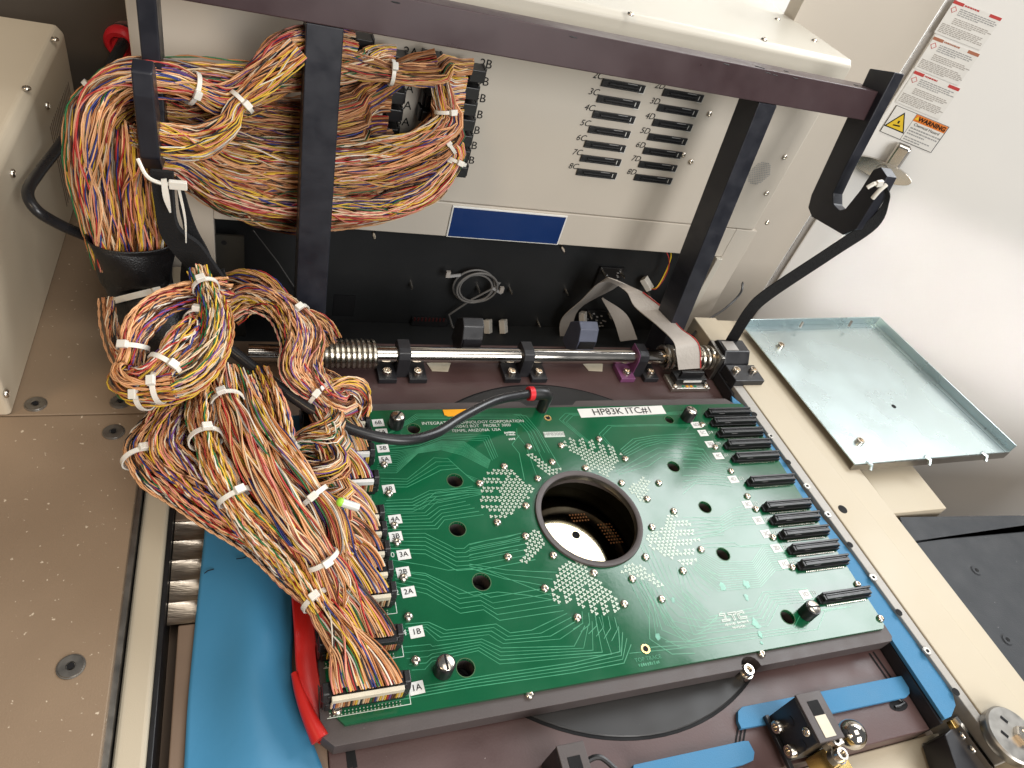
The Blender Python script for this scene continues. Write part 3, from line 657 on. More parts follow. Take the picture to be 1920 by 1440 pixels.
# connectors C and D on the panel
L = .0262
cm = MB(); cm.box(L-.006, L+.0002, 0, .0005, -.0046, .0038); FR = cm.mesh('connector_frame'); FR.materials.append(K['white'])
cm = MB()
cm.box(-L, L, -.0022, -.0001, -.0042, -.0026); cm.box(-L, L, -.0022, -.0001, .0026, .0042); cm.box(-L, -L+.006, -.0022, -.0001, -.0025, .0025); cm.box(L-.004, L, -.0022, -.0001, -.0025, .0025)
cm.box(-L+.0061, L-.0041, -.0008, -.0001, -.0025, .0025); cm.box(-L+.009, L-.007, -.0030, -.0009, -.0008, .0006); CN = cm.mesh('panel_connector'); CN.materials.append(K['plastic'])
cP = {'C': ((1168,160),(1118,325)), 'D': ((1280,178),(1224,335))}
for col in 'CD':
    a, b = PY(*cP[col][0], YP), PY(*cP[col][1], YP)
    for i in range(7):
        c = a.lerp(b, i/6); c.y = YP-.0002
        o = put('panel_connector', CN, None, mc, loc=c, bevel=.0003)
        put('socket_edge', FR, None, o, loc=c+V(.0009,-.0009,-.0008))
        mk = MB(); mk.box(c.x+.004, c.x+.016, YP-.0026, YP-.0024, c.z+.0030, c.z+.0036); mk.build('print_mark', K['greyprint'], o)
        text('%d%s' % (i+2, col), mc, c+V(-.0325, -.0001, .0055), (1,0,0), (0,0,1), .0100, K['ink'], shear=.2)
for col, (p0, p1), ns in (('A', ((770,98),(755,228)), (2,3,4,5,6)), ('B', ((911,120),(879,300)), (2,3,4,5,6,7,8))):
    a, b = PY(*p0, YP), PY(*p1, YP)
    for i, k in enumerate(ns):
        c = a.lerp(b, i/(len(ns)-1)); text('%d%s' % (k, col), mc, V(c.x, YP-.0003, c.z), (1,0,0), (0,0,1), .0125, K['ink'])
# ------------------------------------------------------------------ cavity
YC = .425
cv = thing('black_recess', (0, YC, -.2), 'black recess with standoff pins under the beige connector panel', 'recess', kind='structure')
MB().box(CL-.03, CR+.03, YC, YC+.01, -.25, .09).build('back_sheet', K['cavity'], cv)
MB().box(CL-.004, CL-.0005, YP+.021, YC-.0005, -.25, .09).build('side_sheet', K['cavity'], cv)
MB().box(CR+.0102, CR+.013, YP+.021, YC-.0005, -.25, .09).build('side_sheet', K['cavity'], cv)
MB().box(CL, CR, .264, YC-.0006, -.22, -.13).build('lower_sheet', K['cavity'], cv)
sm = MB(); sm.lathe((0,0,0), (0,-1,0), [(.0022,0),(.0022,.010),(.0016,.011),(.0010,.014)], 10); STD = sm.mesh('standoff', True); STD.materials.append(K['screw'])
for p in ((523,543),(770,530),(895,537),(955,540),(1060,542),(644,614),(757,622),(1008,602),(645,620),(1213,545)):
    put('standoff', STD, None, cv, loc=PY(*p, YC))
for p in ((700,436),(1052,462)): put('standoff', STD, None, cv, loc=PY(*p, YP+.002))
MB().obox(PY(645,573,YC-.0006), (.014,0,0), (0,.0005,0), (0,0,.018)).build('cutout', K['ink'], cv)
# modules on the back sheet
for k, (p, w, h) in enumerate((((1140,522), .020, .020), ((1118,597), .022, .016))):
    c = PY(*p, YC-.003); o = MB().obox(c, (w,0,0), (0,.002,0), (.006*0,0,h)).build('module_board', K['plastic'], cv, bevel=.0005)
    mb = MB(); r = random.Random(k)
    for i in range(12):
        x, z = c.x+r.uniform(-w,w)*.8, c.z+r.uniform(-h,h)*.8
        mb.box(x-.0016, x+.0016, c.y-.0042, c.y-.0021, z-.0005, z+.0005)
    tag(mb.build('components', K['greyprint'], o), kind='stuff')
    for s in (-1, 1): put('standoff', STD, None, o, loc=c+V(s*w*.75, -.002, h*.7))
o = MB().obox(PY(805,603,YC-.004), (.026,0,0), (0,.003,0), (0,0,.006)).build('terminal_strip', K['plastic'], cv, bevel=.0005)
mb = MB(); c = PY(805,600,YC-.009)
for i in range(9): mb.box(c.x-.022+i*.0052, c.x-.0195+i*.0052, c.y, c.y+.0015, c.z-.003, c.z+.003)
tag(mb.build('terminals', mat('dark_red_plastic', (.06, .008, .008), .5), o), kind='stuff')
# small white plugs
def plug(px, py, y, axis, label, wires):
    c = PY(px, py, y); t = thing('wire_plug', c, label, 'plug', 'small white plugs in the black recess')
    a = Vector(axis).normalized(); u = a.orthogonal().normalized(); w = a.cross(u)
    MB().obox(c, a*.010, u*.0058, w*.0045).build('housing', K['ceramic'], t, bevel=.0007)
    MB().obox(c+w*.0050, a*.006, u*.002, w*.0006).build('latch', K['ceramic'], t)
    for i, (cc, path) in enumerate(wires):
        MB().tube(catmull([c+a*.009]+[PY(*q) for q in path], 6), .0009, 6).build('wire', cc, t)
    return t
yw, rw = K['orangeprint'], K['redprint']
plug(915,612, YC-.012, (.1,-.5,-.8), 'left white plug of the pair behind the steel shaft', [(rw, [(920,632,YC-.02),(925,650,YC-.01)])])
plug(944,612, YC-.012, (.15,-.5,-.8), 'right white plug of the pair behind the steel shaft', [(K['greywire'], [(948,632,YC-.02),(955,650,YC-.01)])])
plug(1093,597, YC-.015, (.2,-.4,-.9), 'white plug under the grey ribbon cable with orange wires', [(rw, [(1098,615,YC-.025),(1100,640,YC-.02)]), (yw, [(1103,620,YC-.028),(1110,645,YC-.02)])])
plug(1213,532, YC-.015, (.6,-.5,-.6), 'white plug beside the right upright with yellow and red wires', [(K['yellow'], [(1232,538,YC-.03),(1248,510,YC-.02),(1258,482,YC-.02),(1255,465,YC-.01)]), (rw, [(1230,541,YC-.03),(1246,520,YC-.02),(1255,490,YC-.02),(1245,462,YC-.01)])])
# cable coil
cc = PY(893,538,YC-.014); t = thing('cable_coil', cc, 'coil of thin grey cable tied on the black recess', 'cable')
mb = MB(); r = random.Random(4); pts = []
for i in range(5*28):
    a = -2*math.pi*i/28; rad = .0265+.0035*math.sin(i*.137)+.0016*math.sin(i*.05+1)
    pts.append(cc+V(rad*math.cos(a), .003*math.sin(i*.11)-.0010*(i/28), rad*math.sin(a)*.93))
pts += [PY(842,590,YC-.012), PY(868,632,YC-.014)]
mb.tube(catmull(pts, 2), .0014, 7); mb.build('cable', K['greywire'], t, smooth=True)
for p, rot in (((852,517),.2),((932,545),-.5)):
    c = PY(*p, YC-.018); MB().obox(c, V(math.cos(rot),0,math.sin(rot))*.0085, V(-math.sin(rot),0,math.cos(rot))*.0018, (0,.001,0)).build('zip_tie', K['greyprint'], t)
    MB().obox(c+V(-.009 if rot>0 else .006,0,.002), (.0028,0,0), (0,.002,0), (0,0,.0045)).build('tie_head', K['grey'], t)
MB().tube([PY(475,432,YP+.01), PY(520,490,YC-.02), PY(563,555,YC-.004)], .0006, 5).build('hanging_wire', K['greywire'], cv)
# ================================================================== HINGED FRAME
U = V(0, .154, .988).normalized(); NF = V(0, -.988, .154).normalized(); P0 = V(0, .24, 0)
def PF(px, py, off=0.0):
    d = ray(px, py); s = ((P0+NF*off)-CAM).dot(NF)/d.dot(NF); return CAM+d*s
fr = thing('hinged_frame', (0, .25, -.01), 'dark metal hinged frame with a top beam two uprights and hooks', 'frame')
def fpt(x, h): return V(x, P0.y, 0)+U*h
hb, ht = .297, .327
c0 = fpt((-.375+.334)/2, (hb+ht)/2)-NF*.020
o = MB().obox(c0, V(.3545,0,0), NF*.020, U*(ht-hb)/2).build('top_beam', K['purple'], fr, bevel=.0009); tag(o, 'purple brown top beam with screw holes')
for p in ((1075,70),(742,5),(1362,121),(1420,125),(1430,128),(1440,137),(1453,141),(1474,134),(1491,147),(1605,160)):
    d = ray(*p); topp = fpt(0, ht); s = (topp-CAM).dot(U)/d.dot(U); q = CAM+d*s
    hole(o, q, .0034 if p[0]<1400 else .0028, U)
for xc, w in ((-.2415, .0145), (.1985, .0130)):
    if xc > 0:
        e0, e1 = PF(1426,188), PF(1460,193); xc = (e0.x+e1.x)/2; w = (e1.x-e0.x)/2
    MB().obox(fpt(xc, hb/2-.012)-NF*.0178, V(w,0,0), NF*.0175, U*(hb/2+.0118)).build('upright', K['navy'], fr, bevel=.0009)
# J hooks: outline in the (y, z) plane
J = [(.319,.336),(.285,.346),(.283,.331),(.272,.242),(.267,.216),(.258,.207),(.246,.207),(.240,.213),(.237,.238),(.238,.262),(.231,.269),(.217,.266),(.214,.250),(.211,.205),(.222,.190),(.276,.179),(.289,.184),(.295,.197)]
def hook(xc, w, extra=0):
    mb = MB(); pts = [V(xc-w, y, z+(extra if z > .3 else 0)) for (y, z) in J]
    return mb.prism(pts, (2*w,0,0)).build('hook', K['navy'], fr, bevel=.0012)
hook(.3315, .0072); hook(-.3665, .0066, .03)
# strap tied on the right hook
def ribbon(name, A, B, m, parent, th=.0012, n=6):
    A = [Vector(p) for p in catmull(A, n)]; B = [Vector(p) for p in catmull(B, n)]; k = len(A)
    vs = []; fs = []
    for i in range(k):
        t = (A[min(i+1,k-1)]-A[max(i-1,0)]); nn = t.cross(B[i]-A[i]); nn = nn.normalized()*th/2 if nn.length > 1e-9 else V(0,0,th/2)
        vs += [A[i]-nn, B[i]-nn, B[i]+nn, A[i]+nn]
    for i in range(k-1):
        b = 4*i
        for j in range(4):
            j2 = (j+1) % 4; fs.append((b+j, b+4+j, b+4+j2, b+j2))
    fs += [(0,1,2,3), (4*k-1,4*k-2,4*k-3,4*k-4)]
    mb = MB(); mb.add(vs, fs); return mb.build(name, m, parent, smooth=True)
st = thing('black_strap', PZ(1385,625,.01), 'black webbing strap tied to the right hook with white zip ties', 'strap')
sx = .3585
pa = [(1658,345,.213),(1662,372,.212),(1640,415,.212),(1560,470,.216),(1440,550,.220),(1405,585,.222),(1380,625,.232),(1362,655,.245)]
ribbon('strap', [PY(p[0]-(9 if i>1 else 3), p[1]-(5 if i>1 else 0), p[2]) for i, p in enumerate(pa)], [PY(p[0]+(5 if i>1 else 6), p[1]+(11 if i>1 else 4), p[2]-.004) for i, p in enumerate(pa)], K['velcro'], st, .0014)
for (p, q, r_) in (((1626,352),(1650,342),.0022),((1636,372),(1662,346),.0024)):
    MB().tube([PY(*p, .2085), PY((p[0]+q[0])/2,(p[1]+q[1])/2-2,.2075), PY(*q,.2085)], r_, 8).build('zip_tie', K['nylon'], st, smooth=True)
MB().obox(PY(1649,344,.2065), (.0034,0,.001), (0,.002,0), (-.001,0,.0030)).build('tie_head', K['nylon'], st, bevel=.0006)
# left strap (fuzzy hook-and-loop) below the left hook
s2 = thing('fuzzy_strap', PY(380,560,.22), 'fuzzy black hook and loop strap hanging under the left hook', 'strap')
ribbon('strap', [PY(282,318,.202), PY(290,370,.20), PY(300,430,.20), PY(318,462,.20), PY(350,500,.20), PY(370,530,.20)], [PY(325,322,.200), PY(326,372,.195), PY(335,425,.195), PY(372,455,.195), PY(392,480,.195), PY(420,520,.195)], K['velcro'], s2, .004)
ribbon('strap', [PY(330,330,.212), PY(336,390,.212), PY(345,440,.212), PY(338,520,.22), PY(345,545,.22)], [PY(340,340,.212), PY(365,420,.212), PY(390,470,.212), PY(415,530,.22), PY(430,580,.22)], K['velcro'], s2, .003)
ribbon('strap', [PY(372,520,.20), PY(395,560,.20), PY(415,600,.20)], [PY(420,505,.20), PY(432,550,.20), PY(428,620,.20)], K['velcro'], s2, .003)
tt = MB(); tt.tube(catmull([PY(258,298,.198), PY(275,330,.19), PY(300,343,.188), PY(332,346,.19)], 5), .0014, 6); tt.build('zip_tie', K['nylon'], s2, smooth=True)
MB().obox(PY(334,347,.187), (.0060,0,0), (0,.002,0), (0,0,.0032)).build('tie_head', K['nylon'], s2, bevel=.0006)
ribbon('zip_tie', [PY(333,355,.188), PY(345,410,.186), PY(348,455,.186)], [PY(338,354,.188), PY(349,410,.186), PY(350,455,.186)], K['nylon'], s2, .0010)
ribbon('zip_tie', [PY(302,336,.188), PY(306,370,.186), PY(318,398,.186)], [PY(312,335,.188), PY(318,370,.186), PY(321,398,.186)], K['nylon'], s2, .0014)
# ================================================================== SHAFT
YS, ZS = .221, 0.0
sh = thing('hinge_shaft', (0, YS, -.022), 'polished steel hinge shaft with coil springs behind the board', 'shaft')
MB().cyl((-.30,YS,ZS), (.285,YS,ZS), .0088, 28).build('shaft', K['steel'], sh, smooth=True)
def spring(xa, xb, turns, r, wr, label=None):
    pts = [V(xa+(xb-xa)*i/(turns*20), YS+r*math.cos(2*math.pi*i/20), ZS+r*math.sin(2*math.pi*i/20)) for i in range(turns*20+1)]
    mb = MB(); mb.tube(pts, wr, 8); o = mb.build('spring', K['spring'], sh, smooth=True)
spring(PZ(575,668,0).x, PZ(706,668,0).x, 13, .0130, .0030)
spring(PZ(1237,662,0).x, PZ(1345,662,0).x, 12, .0130, .0029)
# clamps
def clampx(px): return PZ(px, 690, -.01).x
for i, (px, m, lb) in enumerate(((755, K['black'], 'black clamp on the steel shaft nearest the wire bundles'), (985, K['black'], 'black clamp at the middle of the steel shaft'), (1197, K['magenta'], 'purple faded clamp on the steel shaft beside the ribbon cable'))):
    x = clampx(px); t = thing('shaft_clamp', (x, YS, -.022), lb, 'clamp', 'clamps holding the steel shaft')
    prof = [(x-.011,YS-.013,-.0218),(x-.011,YS-.013,.004),(x-.011,YS-.0105,.0115),(x-.011,YS-.004,.0130),(x-.011,YS+.010,.0130),(x-.011,YS+.014,.006),(x-.011,YS+.014,-.0218)]
    def shift(dx): return [(p[0]+.011+dx, p[1], p[2]) for p in prof]
    MB().prism(shift(-.0065), (.013,0,0)).build('clamp_body', K['black'], t, bevel=.0008)
    if i == 2: MB().prism([(p[0], p[1]*1.0, p[2]) for p in shift(-.0072)][:5]+[(x-.0072,YS+.012,-.0218)], (.0006,0,0)).build('clamp_side', m, t)
    for s in (-1, 1):
        mm = m if (i == 2 and s < 0) else K['black']
        MB().box(x+s*.0163-.0097, x+s*.0163+.0097, YS-.022, YS+.006, -.0219, -.0155).build('foot', mm, t, bevel=.0006)
        screw_at(ME_CAP, 'screw', t, (x+s*.0165, YS-.013, -.0155))
# lugs behind the shaft
for px, m, lb in ((876, K['black'], 'black wedge lug behind the middle of the shaft'), (1089, K['bluegrey'], 'blue lit wedge lug behind the shaft under the ribbon')):
    x = PY(px, 640, .252).x
    t = thing('hinge_lug', (x, .25, -.022), lb, 'lug', 'wedge lugs behind the shaft')
    MB().prism([(x-.012,.238,-.0218),(x-.012,.238,.008),(x-.012,.244,.022),(x-.012,.254,.026),(x-.012,.272,.010),(x-.012,.274,-.0218)], (.024,0,0)).build('lug_body', m, t, bevel=.001)
    MB().box(x-.010, x+.010, .2365, .2378, -.004, .008).build('lug_face', K['black'], t)
for px in (825, 1115):
    c = PZ(px, 690, -.0215); o = MB().prism([c+V(-.014,.008,0), c+V(-.010,-.005,0), c+V(.008,-.006,0), c+V(.014,.008,0)], (0,0,.0006)).build('worn_patch', K['strip'], bp)
# bearing block
bb = thing('bearing_block', PZ(1385,740,-.022), 'black bearing block at the right end of the shaft', 'bearing block')
x0 = PZ(1345, 690, 0).x; x1 = x0+.040
MB().box(x0+.004, x1+.012, YS-.058, YS+.020, -.0219, -.006).build('base', K['black'], bb, bevel=.001)
MB().box(x0+.006, x1+.010, YS-.050, YS-.0215, -.0058, .0085).build('front_step', K['black'], bb, bevel=.001)
MB().prism([(x0+.004,YS-.0212,-.0058),(x0+.004,YS-.0212,.009),(x0+.004,YS-.012,.022),(x0+.004,YS+.010,.022),(x0+.004,YS+.019,.010),(x0+.004,YS+.019,-.0058)], (x1-x0-.002,0,0)).build('cap', K['black'], bb, bevel=.0015)
MB().obox(V(x0+.016, YS-.002, .0225), (.009,0,0), (0,.008,0), (0,0,.0004)).build('tape_patch', K['trim'], bb)
MB().box(x0-.002, x0+.0035, YS-.019, YS+.015, -.02, .017).build('side_plate', K['dull'], bb, bevel=.0008)
for dx in (.014, .040): screw_at(ME_CAP, 'screw', bb, (x0+dx, YS-.034, .0086))
MB().box(x0+.036, x0+.052, YS-.07, YS-.058, -.0219, -.010).build('tab', K['black'], bb, bevel=.001)
# ribbon cable
rb = thing('ribbon_cable', PZ(1290,690,-.01), 'grey flat ribbon cable with red edge looping over the spring', 'cable')
Apx = [(1272,693,.192,),(1268,665,.199),(1262,640,.210),(1232,610,.24),(1190,575,.29),(1172,545,.33),(1130,528,.36),(1088,565,.385),(1052,600,.40),(1050,638,.405)]
Bpx = [(1313,690,.192),(1312,655,.199),(1302,635,.208),(1275,615,.235),(1245,580,.28),(1205,548,.32),(1140,520,.35),(1158,536,.385),(1085,580,.40),(1072,637,.405)]
ribbon('flat_cable', [PY(*p) for p in Apx], [PY(*p) for p in Bpx], K['ribbon'], rb, .0011)
ribbon('red_edge', [PY(p[0]-.4,p[1],p[2]-.0009) for p in Bpx[:6]], [PY(p[0]+1.2,p[1],p[2]-.0009) for p in Bpx[:6]], K['redprint'], rb, .0012)
ribbon('flat_cable', [PY(1128,560,.395), PY(1150,600,.39), PY(1163,640,.38)], [PY(1130,558,.395), PY(1175,590,.39), PY(1195,636,.38)], K['ribbon'], rb, .0011)
ib = thing('interface_board', PZ(1290,715,-.02), 'small silver plate with black connector and green dots beside the spring', 'circuit board')
q = PZ(1288,716,-.016); MB().box(q.x-.026, q.x+.029, q.y-.011, q.y+.014, -.0218, -.0165).build('board', K['alu'], ib, bevel=.0005)
MB().box(q.x-.020, q.x+.024, q.y-.004, q.y+.012, -.0164, -.008).build('connector', K['plastic'], ib, bevel=.0005)
MB().box(q.x-.014, q.x+.018, q.y+.000, q.y+.004, -.0079, .000).build('connector_plug', K['plastic'], ib, bevel=.0005)
MB().box(q.x-.010, q.x+.016, q.y-.0052, q.y-.0042, -.012, -.0095).build('tape_flap', K['white'], ib)
for i, m in enumerate(('limegreen','orange','orange','limegreen')):
    mm = K['trace'] if m == 'limegreen' else K['orange']; hole(ib, (q.x-.009+i*.0058, q.y-.0075, -.0164), .0019, m=mm, name='contact_dot')
for dx in (-.021, .024): screw_at(ME_SCREW, 'screw', ib, (q.x+dx, q.y-.0075, -.0164))
# ================================================================== PROPS
# zinc tray
ZT = .006
ty = thing('zinc_tray', (.47, .17, ZT), 'shiny zinc plated sheet metal tray on the cream rail', 'tray')
A_, B_, C_, D_ = PZ(1392,612,ZT), PZ(1636,606,ZT), PZ(1893,848,ZT), PZ(1602,872,ZT)
B_ = V(B_.x+.004, B_.y, ZT); 
MB().prism([A_, D_, C_, B_], (0,0,.0016)).build('tray_bottom', K['zinc'], ty, bevel=.0004)
def wall(p, q, h, th, inn):
    d = (q-p); mb = MB(); mb.prism([p+V(0,0,.0017), q+V(0,0,.0017), q+V(0,0,.0017)+inn*th, p+V(0,0,.0017)+inn*th], (0,0,h)); return mb
wall(A_, B_, .0115, .0016, V(0,-1,0)).build('back_flange', K['zinc'], ty, bevel=.0004)
e = (C_-B_).normalized(); inn = V(e.y, -e.x, 0); inn = inn if inn.x < 0 else -inn
wall(B_+e*.0022, C_, .0115, .0016, inn).build('side_flange', K['zinc'], ty, bevel=.0004)
MB().obox((B_+C_)/2+e*.001+inn*.010+V(0,0,.0021), (C_-B_)/2-e*.002, inn*.0012, V(0,0,.0004)).build('fold_line', K['zinc'], ty)
MB().obox((A_+B_)/2+V(-.005,-.010,.0021), (B_-A_)/2-V(.012,0,0), V(0,.0012,0), V(0,0,.0004)).build('fold_line', K['zinc'], ty)
f_ = (C_-D_).normalized()
MB().prism([D_+V(0,-.0005,-.0002), C_+V(0,-.0005,-.0002), C_+V(0,.001,-.0002), D_+V(0,.001,-.0002)], (0,0,-.011)).build('front_flange', K['dull'], ty)
for p, q in (((1625,865),(1634,872)),((1734,855),(1744,862)),((1840,848),(1850,855))):
    MB().tube([PZ(*p, ZT+.003), PZ(*q, ZT+.002), PZ(q[0]-2,q[1]+9,ZT-.003)], .0022, 8).build('tab', K['zinc'], ty, smooth=True)
for p in ((1505,604),(1597,602)): MB().tube([PZ(*p,ZT+.015), PZ(p[0]-6,p[1]+10,ZT+.009)], .0020, 8).build('tab', K['dull'], ty, smooth=True)
for p in ((1462,650),(1610,830)): screw_at(ME_CAP, 'screw', ty, PZ(*p, ZT+.0016))
hole(ty, PZ(1676,762,ZT+.0016), .0032)
# ------------------------------------------------------------------ blue vinyl sheet
bs = thing('blue_sheet', (-.29, -.1, -.03), 'bright blue vinyl sheet draped left of the green board', 'sheet')
Lp = [(386,975),(374,1090),(364,1190),(352,1320),(345,1440),(338,1530)]; Rp = [(560,985),(552,1060),(550,1180),(552,1290),(605,1440),(640,1530)]
nu, nv = 28, 44; Lc = catmull([(*p, 0) for p in Lp], 9); Rc = catmull([(*p, 0) for p in Rp], 9); vs = []; fs = []
for j in range(nv+1):
    t = j/nv*(len(Lc)-1); a = Lc[min(int(t), len(Lc)-1)]; b = Rc[min(int(t), len(Rc)-1)]
    t2 = t-int(t); a = a+(Lc[min(int(t)+1, len(Lc)-1)]-a)*t2; b = b+(Rc[min(int(t)+1, len(Rc)-1)]-b)*t2
    pl, pr = PZ(a[0], a[1], -.0195), PZ(b[0], b[1], -.0195); v = j/nv
    for i in range(nu+1):
        u = i/nu; p = pl.lerp(pr, u)
        bump_ = .011*math.exp(-((u-.58)/.33)**2)*(.35+.65*math.sin(math.pi*min(1, v*1.05+.1)))
        bump_ += .0015*math.sin(u*5+v*7)*u*(1-u)*4
        vs.append((p.x, p.y, p.z+bump_*(1-u**8)))
k = (nu+1)
for j in range(nv):
    for i in range(nu): fs.append((j*k+i, j*k+k+i, j*k+k+i+1, j*k+i+1))
mb = MB(); mb.add(vs, fs); o = mb.build('vinyl', K['blue'], bs, smooth=True)
s_ = o.modifiers.new('solid', 'SOLIDIFY'); s_.thickness = .0016; s_.offset = -1
for pts in (((1383,1075),(1390,1070),(1401,1067)),((1443,1048),(1458,1046),(1475,1034))):
    q = [PZ(p[0]-1000+ (0 if p[0]<1440 else 0), p[1], -.0165 if p[0]<1440 else -.011) for p in pts]
    MB().tube(q, .0004, 5).build('crease', K['ink'], bs)
# small blue corner piece by the connectors
a = PZ(545,805,-.012); o = MB().obox(a, (.014,.001,0), (0,.016,0), (0,0,.0012)).build('blue_pad', K['blue'], None, bevel=.0005); tag(o, 'small dark blue pad corner behind the wires at the rear left', 'pad')
# ------------------------------------------------------------------ red flattened sleeve
rt = thing('red_sleeve', PZ(590,1380,-.02), 'flattened bright red plastic sleeve between blue vinyl and board', 'sleeve')
ctr = [(560,1020),(563,1100),(570,1180),(576,1260),(590,1330),(604,1392)]; hw = [18,18,19,20,18,10]; zc = [-.004,-.004,-.004,-.006,-.010,-.014]
vs = []; fs = []; m_ = 12
cl = catmull([(c[0], c[1], z, h) for c, z, h in zip(ctr, zc, hw)], 8)
for q in cl:
    c = PZ(q[0], q[1], q[2]); e_ = PZ(q[0]+q[3], q[1], q[2]); w = (e_-c).length
    for i in range(m_):
        a = 2*math.pi*i/m_; lip = .0030+.0022*abs(math.cos(a))**3
        vs.append((c.x+w*math.cos(a), c.y, c.z+lip*math.sin(a)+.0035*abs(math.cos(a))**2))
for j in range(len(cl)-1):
    for i in range(m_): fs.append((j*m_+i, j*m_+(i+1) % m_, (j+1)*m_+(i+1) % m_, (j+1)*m_+i))
mb = MB(); mb.add(vs, fs); o = mb.build('sleeve', K['red'], rt, smooth=True)
fold = [(551,1262,-.002),(562,1300,-.001),(580,1345,-.002),(600,1386,-.004)]
mb = MB(); mb.tube(catmull([PZ(*p) for p in fold], 6), [.0022+.0042*i/18 for i in range(19)], 12, flat=.8); mb.build('fold', K['red'], rt, smooth=True)
# ------------------------------------------------------------------ blue foam pads
def pad(pts, z, th, label):
    o = MB().prism([PZ(*p, z) for p in pts], (0,0,-th)).build('foam_pad', K['bluepad'], None, bevel=.0004); return tag(o, label, 'pad', 'blue foam pads')
pad([(1384,1333),(1392,1325),(1500,1304),(1690,1267),(1704,1283),(1706,1300),(1700,1307),(1560,1337),(1390,1366),(1384,1352)], -.0178, .0040, 'long blue foam strip on the brown plate under the black clamp')
pad([(1188,1434),(1395,1389),(1404,1389),(1415,1410),(1413,1425),(1395,1433),(1340,1447),(1180,1480)], -.0178, .0040, 'blue foam strip at the bottom edge left of the clamp')
o = pad([(1372,742),(1399,764),(1481,880),(1537,963),(1597,1038),(1680,1150),(1747,1237),(1786,1298),(1792,1322),(1784,1343),(1772,1348),(1673,1200),(1480,915),(1375,765)], -.0040, .0040, 'long narrow blue foam strip between board and cream rail')
o = MB().box(.2520, .2555, -.2235, .18, -.0465, -.009).build('pad_ledge', K['black'], None); tag(o, 'black ledge under the narrow blue strip', 'ledge')
# ------------------------------------------------------------------ air hose over the board
ah = thing('air_hose', PZ(1020,757,-.003), 'black air hose curving from the wires over the board', 'hose')
hp = [(400,630,.075),(425,650,.070),(480,692,.062),(540,738,.055),(610,783,.050),(680,812,.045),(755,825,.040),(815,813,.036),(870,780,.032),(930,751,.028),(993,738,.026)]
MB().tube(catmull([PZ(*p) for p in hp], 8), .0047, 12).build('hose', K['rubber'], ah, smooth=True)
ef = thing('elbow_fitting', PZ(1020,757,-.018), 'black elbow push fitting with red collar behind the board', 'fitting')
a, b = PZ(992,738,.026), PZ(1024,737,.025); d = (b-a).normalized()
MB().cyl(a-d*.001, a+d*.0045, .0074, 18).build('red_collar', K['redplastic'], ef, smooth=True)
MB().tube([a+d*.0046, a+d*.012, b-d*.002, b+V(.002,0,-.003), b+V(.0025,0,-.010), b+V(.0025,0,-.030)], [.0070,.0070,.0068,.0068,.0062,.0058], 16).build('elbow', K['plastic'], ef, smooth=True)
MB().cyl(b+V(.0025,0,-.034), b+V(.0025,0,-.0285), .0078, 6).build('thread_nut', K['screw'], ef)
# rear hose with red collar
rh = thing('rear_air_hose', PY(232,78,.6), 'black air hose with red collar on the dark back wall', 'hose')
e0 = PY(232,78,.598)
hp = [PY(232,80,.585), PY(212,115,.55), PX(178,175,-.452), PX(120,262,-.462), PX(72,325,-.468), PX(52,360,-.466), PX(68,393,-.458), PX(110,420,-.446), PX(160,442,-.430), PX(230,470,-.405)]
MB().tube(catmull(hp, 8), [.0064-.0019*min(1, i/30) for i in range(73)], 12).build('hose', K['rubber'], rh, smooth=True)
mb = MB(); mb.lathe(e0, (-.25,-1,-.1), [(.0190,0),(.0195,.003),(.0185,.009),(.0150,.0125),(.0105,.0125),(.0090,.010)], 28); mb.build('red_collar', K['redplastic'], rh, smooth=True)
mb = MB(); mb.lathe(e0+V(.006,.001,.004), (-.1,-1,0), [(.0195,-.004),(.0195,.001)], 28); mb.build('bulkhead_ring', K['dull'], rh, smooth=True)
# thin black cable near the bearing block
o = MB().tube(catmull([PY(1393,528,.37), PY(1388,550,.36), PY(1360,578,.34), PY(1320,605,.31), PY(1298,630,.27)], 6), [.0006]+[.0016]*23+[.0022], 8).build('loose_cable', K['rubber'], None, smooth=True); tag(o, 'short loose black cable behind the bearing block', 'cable')
# ------------------------------------------------------------------ toggle clamps
def clamp_thing(loc, label, full):
    t = thing('latch_clamp', loc, label, 'clamp', 'black latch clamps at the front edge')
    return t
# main latch: body is a wedge block; coordinates in plate space
A0 = PZ(1455,1420,-.022)
t = clamp_thing(A0, 'black wedge latch clamp with silver screws and a ball knob', True)
x0, x1, ya, yb, zt_ = .0940, .1155, -.2215, -.1880, .0240
MB().box(x0, x1, ya, yb, -.0178, zt_).build('clamp_body', K['black'], t, bevel=.0006)
MB().box(x0-.004, x0-.0002, ya-.06, yb+.001, -.0178, -.0135).build('flange', K['black'], t, bevel=.0005)
MB().box(x1+.0002, x1+.022, -.236, -.205, -.0218, -.004).build('arm_block', K['black'], t, bevel=.0008)
fp = MB().box(x0+.0004, x1+.0030, ya-.001, yb+.001, zt_+.0001, zt_+.0026).build('top_plate', K['support'], t, bevel=.0005)
xm = (x0+x1)/2+.0016
MB().box(xm-.0052, xm+.0052, -.2040, -.1935, zt_+.0027, zt_+.0029).build('window', K['ink'], fp)
MB().box(xm-.0052, xm+.0052, -.2200, -.2045, zt_+.0027, zt_+.0030).build('ivory_insert', K['strip'], fp)
for p in ((1463,1362),(1487,1407)): screw_at(ME_CAP, 'screw', t, PX(*p, x0-.0002), (-1,0,0))
for p in ((1482,1353),(1505,1398)): hole(t, PX(*p, x0-.0001), .0040, (-1,0,0), m=K['rubber'], name='plug_mark')
screw_at(ME_SCREW, 'screw', t, PX(1513,1372,x0-.0001), (-1,0,0))
MB().box(x1-.006, x1+.010, -.300, ya-.0012, -.0178, .0100).build('brass_arm', K['brass'], t, bevel=.0008)
